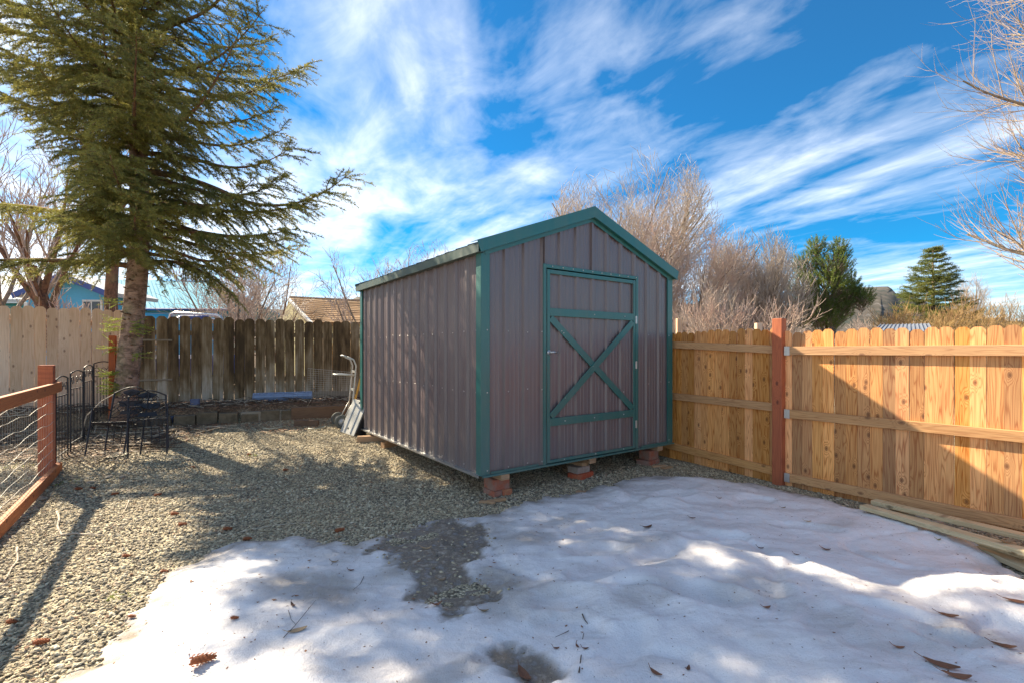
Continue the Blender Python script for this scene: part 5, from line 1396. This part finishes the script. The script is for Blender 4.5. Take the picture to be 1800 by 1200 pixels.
for a, b_ in ((gl, ap), (ap, gr)):
    mb, n = slab([a, b_, b_ + back, a + back] if a is gl else [a, b_, b_ + back, a + back], .16); mb.v = [tuple(Vector(v) - wg.location) for v in mb.v]; obj('roof', mb, M['white_roof'], wg)
    mb = MB(); d = (b_ - a); T = Matrix.Translation((a + b_) / 2 - wg.location + Vector((0, -.03, -.10))) @ Matrix.Rotation(-math.atan2(d.z, d.x), 4, 'Y'); mb.bbox((0, 0, 0), (d.length, .05, .22), .01, M=T); obj('barge_board', mb, M['darkblue'], wg)
wx0, wx1 = at(46, 0, 19).x, at(186, 0, 19).x; zt = at(46, 512, 19).z
mb = MB(); mb.prism([(wx0, -.2), (wx1, -.2), (wx1, zt), (ap.x * 19 / 18.5, ap.z - .22), (wx0, zt)], 19, 21.0); mb.v = [tuple(Vector(v) - wg.location) for v in mb.v]; obj('wall', mb, M['blue_wall'], wg)
mb = MB(); mb.bbox((wx0 + .04, 18.97, 1.6), (.16, .07, 3.6), .01); mb.v = [tuple(Vector(v) - wg.location) for v in mb.v]; obj('corner_board', mb, M['whitetrim'], wg)
for px0, px1 in ((84, 102), (150, 178)):
    a = at(px0, 531, 19); b_ = at(px1, 552, 19); c = (a + b_) / 2 - wg.location; W, H2 = b_.x - a.x, a.z - b_.z
    mb = MB(); mb.bbox((c.x, -.03, c.z), (W + .16, .07, H2 + .16), .01); fr = obj('window', mb, M['whitetrim'], wg)
    mb = MB(); mb.box((c.x, -.075, c.z), (W, .012, H2)); obj('pane', mb, M['window_glass'], fr); mb = MB(); mb.box((c.x, -.085, c.z), (.04, .01, H2)); obj('sash', mb, M['whitetrim'], fr)
wh = thing('white_roof_house', 'house with a pale standing-seam metal roof at the left edge', 'house', at_ground(-40, 24))
ribbed_roof('roof', [at(-260, 520, 22), at(62, 527, 22), at(88, 488, 27), at(-260, 470, 27)], .12, 40, 'white_roof', wh)
wallbox(wh, at(-260, 0, 22.5).x, at(58, 0, 22.5).x - .2, 22.5, 28, -.2, at(0, 531, 22.5).z, 'teal_wall')
mb = MB(); mb.box((0, 0, 0), (8.6, .06, .18)); mb.v = [tuple(Vector(v) + at(-100, 530, 22.1) - wh.location) for v in mb.v]; obj('fascia', mb, M['whitetrim'], wh)
# tan shingle roof with a cream gable
th_ = thing('tan_roof_house', 'house with a tan shingle roof and cream gable, behind the weathered fence near the shed', 'house', at_ground(560, 22))
a = at(508, 524, 20); b_ = at(548, 566, 18); c_ = at(720, 566, 18); d_ = at(720, 535, 20)
b2_ = at(482, 572, 22)
mb, n = slab([b_, c_, d_, a], .12); mb.v = [tuple(Vector(v) - th_.location) for v in mb.v]
for k in range(1, 12):
    f = k / 12; p = b_.lerp(a, f) + n * .012 - th_.location; q_ = c_.lerp(d_, f) + n * .012 - th_.location; mb.tube([p, q_], .014, 4)
obj('roof', mb, M['shingle'], th_)
mb, n = slab([d_, a, a + Vector((-1.4, 2.2, -1.2)), d_ + Vector((0, 2.2, -1.2))][::1], .1); mb.v = [tuple(Vector(v) - th_.location) for v in mb.v]; obj('roof', mb, M['shingle'], th_)
mb = MB(); vs_ = [a + Vector((.02, .05, -.12)), b_ + Vector((.05, .1, -.14)), Vector((b_.x, b_.y + .1, -.2)), Vector((b2_.x, b2_.y, -.2)), b2_]
w2 = [Vector(v) - th_.location for v in vs_]; w3 = [v + Vector((.10, .06, 0)) for v in w2]
mb.add(w2 + w3, [(0, 4, 3, 2, 1), (5, 6, 7, 8, 9)] + [(i, (i + 1) % 5, 5 + (i + 1) % 5, 5 + i) for i in range(5)]); obj('wall', mb, M['yellow_wall'], th_)
d = b_ - a
mb = MB(); mb.tube([a - th_.location + Vector((0, -.03, -.05)), b_ - th_.location + Vector((0, -.03, -.05))], .07, 4); obj('barge_board', mb, M['whitetrim'], th_)
wallbox(th_, b_.x + .1, c_.x, 18.4, 21.5, -.2, b_.z - .14, 'yellow_wall')
# low roofs behind the new fence
lr = thing('brown_roof_house', 'low brown-roofed house just visible over the new fence, right of the shed', 'house', at_ground(1250, 34))
mb, n = slab([at(1222, 580, 32), at(1290, 580, 32), at(1276, 561, 35), at(1228, 561, 35)], .15); mb.v = [tuple(Vector(v) - lr.location) for v in mb.v]; obj('roof', mb, M['shingle_d'], lr)
wallbox(lr, at(1225, 0, 33).x, at(1285, 0, 33).x, 32.6, 37, -.2, at(0, 582, 33).z, 'yellow_wall')
gr_ = thing('grey_roof_shed', 'low shed with a grey ribbed metal roof seen over the new fence', 'shed', at_ground(1590, 14))
ribbed_roof('roof', [at(1536, 583, 12.5), at(1640, 583, 12.5), at(1632, 569, 13.8), at(1548, 571, 13.8)], .05, 13, 'greyroof', gr_, .025)
wallbox(gr_, at(1545, 0, 12.7).x, at(1632, 0, 12.7).x, 12.8, 13.7, -.1, at(0, 585, 12.7).z, 'shingle_d')
# stub posts of the neighbour fence
for px, py, lab in ((1184, 559, 'pale square post end sticking up beside the shed corner'), (1325, 567, 'pale square post end sticking up behind the middle of the new fence')):
    p = at(px, py, 6.9 if px < 1200 else 5.95); mb = MB(); mb.bbox((0, 0, p.z / 2), (.07, .07, p.z), .004)
    tag(obj('fence_post', mb, M['pale'], None, (p.x + .12, p.y + .12, 0)), lab, 'post')
# tubular rack behind the weathered fence
rk = thing('truck_rack', 'bright metal tube rack of a parked truck showing over the weathered fence', 'truck rack', at_ground(340, 12.5, .4))
def rkp(nm, pts, r_, mt='chrome'):
    mb = MB(); mb.tube([p - rk.location for p in pts], r_, 8); obj(nm, mb, M[mt], rk, smooth=True)
rkp('hoop', [at(297, 620, 12), at(297, 562, 12), at(300, 553, 12), at(308, 550, 12), at(380, 554, 12), at(388, 557, 12), at(391, 566, 12), at(391, 620, 12)], .035)
rkp('hoop', [at(303, 620, 12.9), at(303, 566, 12.9), at(307, 560, 12.9), at(316, 558, 12.9), at(376, 561, 12.9), at(384, 566, 12.9), at(385, 620, 12.9)], .03)
for k, mt in ((0, 'darkblue'), (1, 'blackpl')):
    mb = MB(); p = at(345, 640 + 20 * k, 12.5 + .2 * k) - rk.location; mb.bbox(p, (1.5, 2.2, .5), .08); obj('bed', mb, M[mt], rk)
mb = MB(); p = at(342, 558, 12.4) - rk.location; mb.bbox(p, (.62, .3, .10), .03); obj('blue_bundle', mb, M['darkblue'], rk)
for s in ((297, 590), (391, 590)):
    pass

# thin overhead cable on the left
mb = MB(); mb.tube([at(-60, 474, 20), at(100, 480, 21), at(260, 490, 22)], .012, 4); tag(obj('cable', mb, M['blackpl'], None), 'thin dark cable crossing above the pale roof on the left', 'cable')

# ------------------------------------------------------------------ fallen leaves, cones, sticks
def leaf_mesh(L, W, curl, seed, stem=True):
    r2 = random.Random(seed); mb = MB(); n = 7; top = []; 
    for i in range(n):
        f = i / (n - 1); x = (f - .5) * L; wv = W * math.sin(math.pi * min(1, f * .92 + .04)) ** .8 * (1 + r2.uniform(-.12, .12)); zc2 = curl * (4 * (f - .5) ** 2) * L + r2.uniform(-.1, .1) * curl * L
        top.append([(x, -wv / 2, zc2 + abs(curl) * W * .9), (x, 0, zc2), (x, wv / 2, zc2 + abs(curl) * W * .6)])
    vs_ = [p for row in top for p in row]; vs2 = [(x, y, z - .0015) for x, y, z in vs_]; fs = []
    for i in range(n - 1):
        for j in range(2):
            a = i * 3 + j; fs.append((a, a + 3, a + 4, a + 1)); fs.append((a + 21, a + 22, a + 25, a + 24))
    rim = [i * 3 for i in range(n)] + [i * 3 + 2 for i in range(n - 1, -1, -1)] if False else [0, 3, 6, 9, 12, 15, 18, 19, 20, 17, 14, 11, 8, 5, 2, 1]
    for i in range(len(rim)):
        a, b_ = rim[i], rim[(i + 1) % len(rim)]; fs.append((b_, a, a + 21, b_ + 21))
    mb.add(vs_ + vs2, fs)
    if stem: mb.tube([(-L / 2, 0, curl * L), (-L * .75, .01, curl * L + .01)], .0016, 4)
    return mb
leaves = [  # px, py, length m, turn, curl, material, label
    (1138, 928, .085, 20, .30, 'leaf', 'curled red-brown leaf on the snow straight before the shed door'),
    (1420, 917, .05, -10, .2, 'leaf_tan', 'small tan leaf on the snow, left of the deck boards'),
    (1377, 892, .045, 10, .2, 'leaf_tan', 'small orange leaf on the snow below the red fence post'),
    (1217, 911, .05, -15, .3, 'leaf', 'dark brown leaf on the snow below the right shed corner'),
    (1265, 876, .04, 5, .3, 'leaf', 'small dark leaf near the upper edge of the snow before the right pier'),
    (1452, 966, .055, -30, .4, 'leaf', 'dark forked leaf in the middle of the right half of the snow'),
    (1400, 975, .035, -30, .3, 'leaf', 'tiny dark leaf left of the forked leaf on the snow'),
    (1337, 964, .04, -20, .4, 'leaf', 'small red-brown leaf at the rim of a hollow in the snow'),
    (1348, 1068, .045, 10, .3, 'leaf', 'small reddish leaf in the snow hollow right of centre'),
    (1785, 1058, .10, -28, .15, 'leaf', 'large brown leaf on the snow at the right edge'),
    (1667, 1082, .085, -22, .2, 'leaf', 'pointed brown leaf on the snow left of the large right-edge leaf'),
    (1765, 1136, .085, -25, .2, 'leaf', 'narrow brown leaf on the snow near the lower right edge'),
    (1655, 1170, .12, -35, .2, 'leaf', 'biggest brown leaf, close to the bottom right of the snow'),
    (1682, 1190, .10, -18, .25, 'leaf', 'leaf partly under the biggest brown leaf at the bottom right'),
    (1580, 1138, .045, -15, .3, 'leaf', 'small dark leaf in a dimple left of the biggest leaf'),
    (1210, 1176, .035, 60, .4, 'leaf', 'small dark curled leaf at the bottom, right of the upright twig'),
    (1153, 1184, .06, -50, .3, 'leaf', 'brown leaf right of the upright twig at the bottom of the snow'),
    (922, 1188, .10, -60, .3, 'leaf', 'dark shiny leaf in the dirty hollow at the bottom centre'),
    (523, 1108, .09, 30, .15, 'leaf_tan', 'pale tan leaf on the left part of the snow beside a thin twig'),
    (750, 965, .07, 10, .4, 'leaf_tan', 'crumpled tan leaf in the dirty gap at the top of the snow'),
    (768, 1065, .06, 20, .5, 'leaf', 'crumpled orange-brown leaf in the lower part of the dirty gap'),
    (851, 1074, .05, 5, .3, 'leaf_tan', 'orange-tan leaf at the lower right of the dirty gap'),
    (776, 1020, .055, 10, .3, 'leaf_tan', 'flat tan leaf in the middle of the dirty gap'),
    (588, 988, .05, 10, .4, 'leaf_tan', 'crumpled leaf on the upper left rim of the snow'),
    (515, 1065, .045, -40, .5, 'leaf', 'dark wet leaf on the grey patch of the left snow'),
    (1015, 1137, .03, -70, .4, 'leaf', 'small rust leaf left of the upright twig'),
    (1029, 1140, .03, 0, .3, 'leaf', 'small rust leaf right behind the upright twig'),
    (978, 1140, .03, 0, .3, 'leaf', 'tiny brown leaf on the snow at the bottom centre right'),
    (617, 1002, .04, 0, .3, 'leaf', 'small brown leaf on the snow below the gravel tongue'),
    (1800, 985, .09, -20, .3, 'leaf_tan', 'pale leaf lying on the low deck boards at the right edge'),
    (1768, 952, .10, -10, .3, 'leaf_tan', 'pale broad leaf on the top deck board near the right edge'),
    (1785, 972, .08, 10, .3, 'leaf_tan', 'curled tan leaf on the second deck board near the right edge'),
    (1650, 950, .035, 0, .5, 'needle', 'small green moss tuft on the snow near the deck boards'),
]
snowless = {'on the low deck boards': .04, 'on the top deck board': .14, 'on the second deck board': .10}
for i, (px, py, L, tn, cu, mt, lab) in enumerate(leaves):
    p = surf(px, py)
    for k_, z_ in snowless.items():
        if k_ in lab:
            t_ = (CH - z_) / ((py - HY) / 837); p = Vector(((px - CX) / 837 * t_, t_, z_))
    o = obj('moss_tuft' if 'moss' in lab else 'fallen_leaf', leaf_mesh(L, L * .42, cu * .5, i), M[mt], None, p + Vector((0, 0, .003)), (0, 0, R(tn)))
    tag(o, lab, 'moss' if 'moss' in lab else 'leaf', None if 'moss' in lab else 'fallen leaves on the snow')
cones = [(357, 1166, .075, 25, 'long rusty pine cone on the snow at the bottom left'), (138, 861, .05, 10, 'pine cone on the gravel nearest to the red fence'), (163, 859, .04, 0, 'small pine cone just right of the one by the red fence'),
         (202, 870, .045, 30, 'pine cone on the gravel right of the rail shadow corner'), (277, 872, .05, 60, 'pine cone on the sunny gravel in the middle left'), (340, 862, .0, 0, ''), (307, 905, .05, 0, 'pine cone at the upper edge of the shaded gravel band'),
         (321, 924, .045, 15, 'pine cone below another in the shaded gravel band'), (400, 932, .05, 0, 'pine cone on shaded gravel above the snow'), (435, 949, .045, 10, 'pine cone near the gravel edge of the snow, upper left'),
         (339, 822, .04, 0, 'far pine cone on sunny gravel beyond the trunk shadow'), (502, 827, .045, 10, 'pine cone on the gravel left of the shed, in light shade'), (597, 935, .055, 40, 'pine cone on dark gravel above the snow, before the shed'), (222, 980, .04, 0, 'orange pine cone on the gravel in the lower left'),
         (412, 1089, .03, 0, 'small cone scale pile on the left snow'), (289, 1007, .035, 0, 'reddish pine cone at the snow rim on the left'), (72, 1133, .05, 15, 'rusty pine cone low on the dark gravel at the left'), (20, 1097, .04, 0, 'pine cone on gravel at the far lower left'),
         (438, 800, .04, 0, 'far pine cone left of the shed shadow'), (232, 1087, .03, 0, 'small cone at the tip of the left snow')]
def cone_mesh(L, seed):
    mb = MB(); r2 = random.Random(seed); r0 = L * .24
    mb.tube([(-L / 2, 0, r0 * .8), (-L * .25, 0, r0), (L * .1, 0, r0), (L / 2, 0, r0 * .8)], [r0 * .5, r0 * .8, r0 * .75, r0 * .3], 8)
    for i in range(12):
        f = i / 11; x = -L / 2 + L * f; rr = r0 * (1.05 - .6 * f * f)
        for k in range(6):
            a = (k + (i % 2) * .5) * 1.047 + r2.uniform(-.1, .1); c = Vector((x, rr * math.cos(a), r0 + rr * math.sin(a))); t = Vector((.16 * L, 0, 0)); o_ = Vector((0, math.cos(a), math.sin(a))) * L * .05; s_ = Vector((0, -math.sin(a), math.cos(a))) * L * .07
            mb.add([c - t * .4, c + s_ + t * .1 + o_ * .4, c + t * .5 + o_, c - s_ + t * .1 + o_ * .4], [(0, 1, 2, 3)])
    return mb
for i, (px, py, L, tn, lab) in enumerate(cones):
    if not lab: continue
    p = surf(px, py); tag(obj('pine_cone', cone_mesh(L * 1.25, i), M['cone'], None, p + Vector((0, 0, .002)), (0, 0, R(tn))), lab, 'pine cone', 'pine cones on the ground')
def stick(pxs, r_, mat, label, lift=.008, name='stick'):
    pts = [surf(*p[:2]) + Vector((0, 0, lift + (p[2] if len(p) > 2 else 0))) for p in pxs]; c = pts[0].copy(); mb = MB()
    fine_ = []
    for a, b_ in zip(pts[:-1], pts[1:]):
        for k in range(3): fine_.append(a.lerp(b_, k / 3) - c + Vector((random.gauss(0, r_ * .4), random.gauss(0, r_ * .4), 0)))
    fine_.append(pts[-1] - c); mb.tube(fine_, [r_ * (1 - .6 * k / len(fine_)) for k in range(len(fine_))], 6)
    tag(obj(name, mb, M[mat], None, c, smooth=True), label, 'stick', 'sticks on the ground')
stick([(103, 903, .02), (101, 925, .005), (108, 941, 0), (130, 941, .01), (158, 944, .015), (183, 945, .01)], .010, 'stick', 'bent pale stick across the rail shadow on the gravel, two arms')
stick([(30, 968, .02), (31, 985), (18, 1005), (6, 1025)], .008, 'stick', 'pale forked stick on the gravel at the left edge')
stick([(226, 880), (222, 893), (212, 907)], .005, 'stick', 'thin pale twig on sunny gravel right of the long stick')
stick([(423, 936), (480, 924), (545, 919)], .006, 'stick', 'long thin pale stick on the shaded gravel above the snow')
stick([(1018, 1186, 0), (1021, 1160, .0), (1026, 1115, .0)], .0035, 'darkstick', 'thin dark twig lying on the snow at the bottom centre right')
stick([(498, 1125), (520, 1100), (555, 1058)], .0022, 'darkstick', 'fine dark twig beside the pale tan leaf on the left snow')
stick([(507, 1075), (512, 1092), (520, 1100)], .0018, 'darkstick', 'short fine side twig by the tan leaf on the left snow')
stick([(1023, 1083), (1033, 1100)], .004, 'darkstick', 'short dark twig on the snow above the upright-looking twig')
stick([(1000, 1112), (976, 1122)], .002, 'darkstick', 'faint short twig at the centre of the snow')
stick([(640, 1015), (633, 1028), (620, 1040)], .002, 'darkstick', 'hair-thin curved twig on the snow left of the dirty gap')
for pts, lab in ((((150, 800), (176, 790), (215, 778)), 'long pale branch lying below the iron panels'), (((128, 815), (150, 806), (180, 788)), 'second pale branch lying under the iron panels')):
    stick(pts, .007, 'stick', lab)
# pale stones by the red fence
for i, (px, py, s_) in enumerate(((75, 877, .10), (88, 872, .05), (160, 848, .09), (192, 838, .10), (215, 838, .09), (262, 825, .05), (282, 828, .035), (62, 893, .06), (20, 945, .07), (12, 960, .06), (45, 905, .06), (430, 867, .04), (32, 934, .05), (882, 880, .06), (905, 878, .05))):
    p = surf(px, py); mb = MB(); r2 = random.Random(i); WHERE = ['outside the middle of the red bottom rail', 'just outside the red bottom rail, small', 'largest of the pale stones right of the red post', 'second pale stone from the end of the red fence, on sunny gravel', 'third pale stone from the end of the red fence', 'small, at the start of the trunk shadow', 'smallest, in the trunk shadow', 'between the red rail and the bent stick', 'near the left edge of the photo, wide', 'near the left edge of the photo, lowest of them', 'halfway down the red bottom rail', '', 'left edge, right under the red rail', 'touching the splintered wood by the left pier', 'right of the left pier, above the snow edge'][i]
    import bmesh
    bm = bmesh.new(); bmesh.ops.create_icosphere(bm, subdivisions=2, radius=1)
    for v in bm.verts: v.co = Vector((v.co.x * s_ * .5, v.co.y * s_ * .35, v.co.z * s_ * .18)) * (1 + r2.uniform(-.15, .15))
    me = bpy.data.meshes.new('pale_rock'); bm.to_mesh(me); bm.free(); me.materials.append(M['whitetrim' if i < 0 else 'concrete'])
    o = obj('pale_rock', me, None, None, p + Vector((0, 0, s_ * .08)), (0, 0, r2.random() * 3))
    tag(o, 'pale stone in the middle of the sunny gravel before the bed' if not WHERE else 'pale flat stone ' + WHERE, 'stone', 'pale flat stones on the gravel')

# leaf litter and crumbs that nobody could count
def litter(name, regions, mat, size, seed, n, label_kind='stuff'):
    r2 = np.random.default_rng(seed); V = []; Fq = []
    cnt = 0
    for (fx0, fx1, fy0, fy1, m_, cond) in regions:
        X = fx0 + (fx1 - fx0) * r2.random(m_); Y = fy0 + (fy1 - fy0) * r2.random(m_)
        ok = cond(X, Y); X, Y = X[ok], Y[ok]; h, _, s_ = snow_z(X, Y); Z = ground(X, Y) + np.where(s_ > 0, np.clip(h, 0, 1) + .005, .012)
        k = len(X); a = r2.random(k) * 6.28; L = size * (.4 + r2.random(k) ** 2 * 1.4); W = L * (.25 + .4 * r2.random(k))
        cu = L * r2.random(k) * .35
        c, s2 = np.cos(a), np.sin(a)
        P4 = [(-L, 0 * L, cu), (0 * L, -W, cu * .1), (L, 0 * L, cu * .9), (0 * L, W, cu * .3)]
        for (dx, dy, dz) in P4: V.append(np.stack([X + c * dx - s2 * dy, Y + s2 * dx + c * dy, Z + dz], 1))
        VV = np.stack(V[-4:], 1).reshape(-1, 3); del V[-4:]; V.append(VV)
    V = np.concatenate(V); Fq = np.arange(len(V)).reshape(-1, 4)
    return obj(name, np_mesh(name, V, Fq, M[mat]), kind='stuff')
inview = lambda X, Y: (np.abs(X) < Y * 1.15)
litter('leaf_litter', [(-9, -1.5, 5.5, 10.5, 16000, lambda X, Y: inview(X, Y) & (q_of(X, Y) < 1.2) & (q_of(X, Y) > -.1)),
                       (-7.5, -4.6, 4.5, 8, 5000, lambda X, Y: inview(X, Y) & (q_of(X, Y) < 2.9)),
                       (-5, -1.6, 6.2, 9, 5000, lambda X, Y: (q_of(X, Y) < 1.9 + .3 * np.sin(X * 3)))], 'litter', .022, 5, 0)
litter('needle_crumbs', [(-6, 4.5, 1.2, 6.5, 5200, lambda X, Y: inview(X, Y) & ((X - 2.93) * .811 + (Y - 5.22) * .585 < -.05))], 'leaf', .0055, 6, 0)
litter('bark_crumbs', [(-6, .5, 2.2, 7.5, 1500, inview)], 'litter', .010, 8, 0)
for px, py, lab in ((446, 800, 'tiny green moss tuft on shaded gravel left of the shed'), (204, 1052, 'small yellow-green weed on dark gravel beside the left snow rim'), (125, 847, 'green moss patch by the end of the red bottom rail'), (20, 820, 'yellow-green grass patch seen through the wire of the red fence')):
    p = surf(px, py); r2 = np.random.default_rng(px); k_ = 26 if 'patch' in lab else 12; sp2 = .09 if 'patch' in lab else .03
    Bm = np.stack([r2.normal(0, sp2, k_), r2.normal(0, sp2, k_), np.zeros(k_)], 1); Dm = np.stack([r2.normal(0, .5, k_), r2.normal(0, .5, k_), np.ones(k_)], 1)
    tag(obj('moss_patch', shoots_mesh('moss_patch', Bm, Dm, np.full(k_, .012), 9, .014, .0022, M['needle_y'], seed=px), None, None, p), lab, 'moss')
# brush and fallen twigs in the bed and round the chairs
r2 = np.random.default_rng(12); segs_ = []
for k in range(1500):
    if k % 3: x_ = -8.5 + 7 * r2.random(); y_ = bedline(x_) + (.05 + .9 * r2.random() ** 1.3)
    else: x_ = -7.2 + 2.6 * r2.random(); y_ = 5.6 + 1.9 * r2.random()
    L_ = .08 + .45 * r2.random() ** 2; a_ = r2.random() * 6.28; z_ = float(ground(x_, y_)) + .01 + .06 * r2.random()
    x1_, y1_ = x_ + L_ * math.cos(a_), y_ + L_ * math.sin(a_)
    if q_of(x1_, y1_) < .06 or (q_of(x_, y_) < 1.2) != (q_of(x1_, y1_) < 1.2) or abs(x_) > y_ * 1.2: continue
    segs_.append((x_, y_, z_, x1_, y1_, float(ground(x1_, y1_)) + .015 + .09 * r2.random(), .005 + .004 * r2.random(), .003))
obj('fallen_twigs', seg_mesh('fallen_twigs', segs_, [M['darkstick'], M['stick']], 4, (r2.random(len(segs_)) < .3).astype(int)), kind='stuff')
print('objects', len(bpy.data.objects), 'polys', sum(len(m_.polygons) for m_ in bpy.data.meshes))
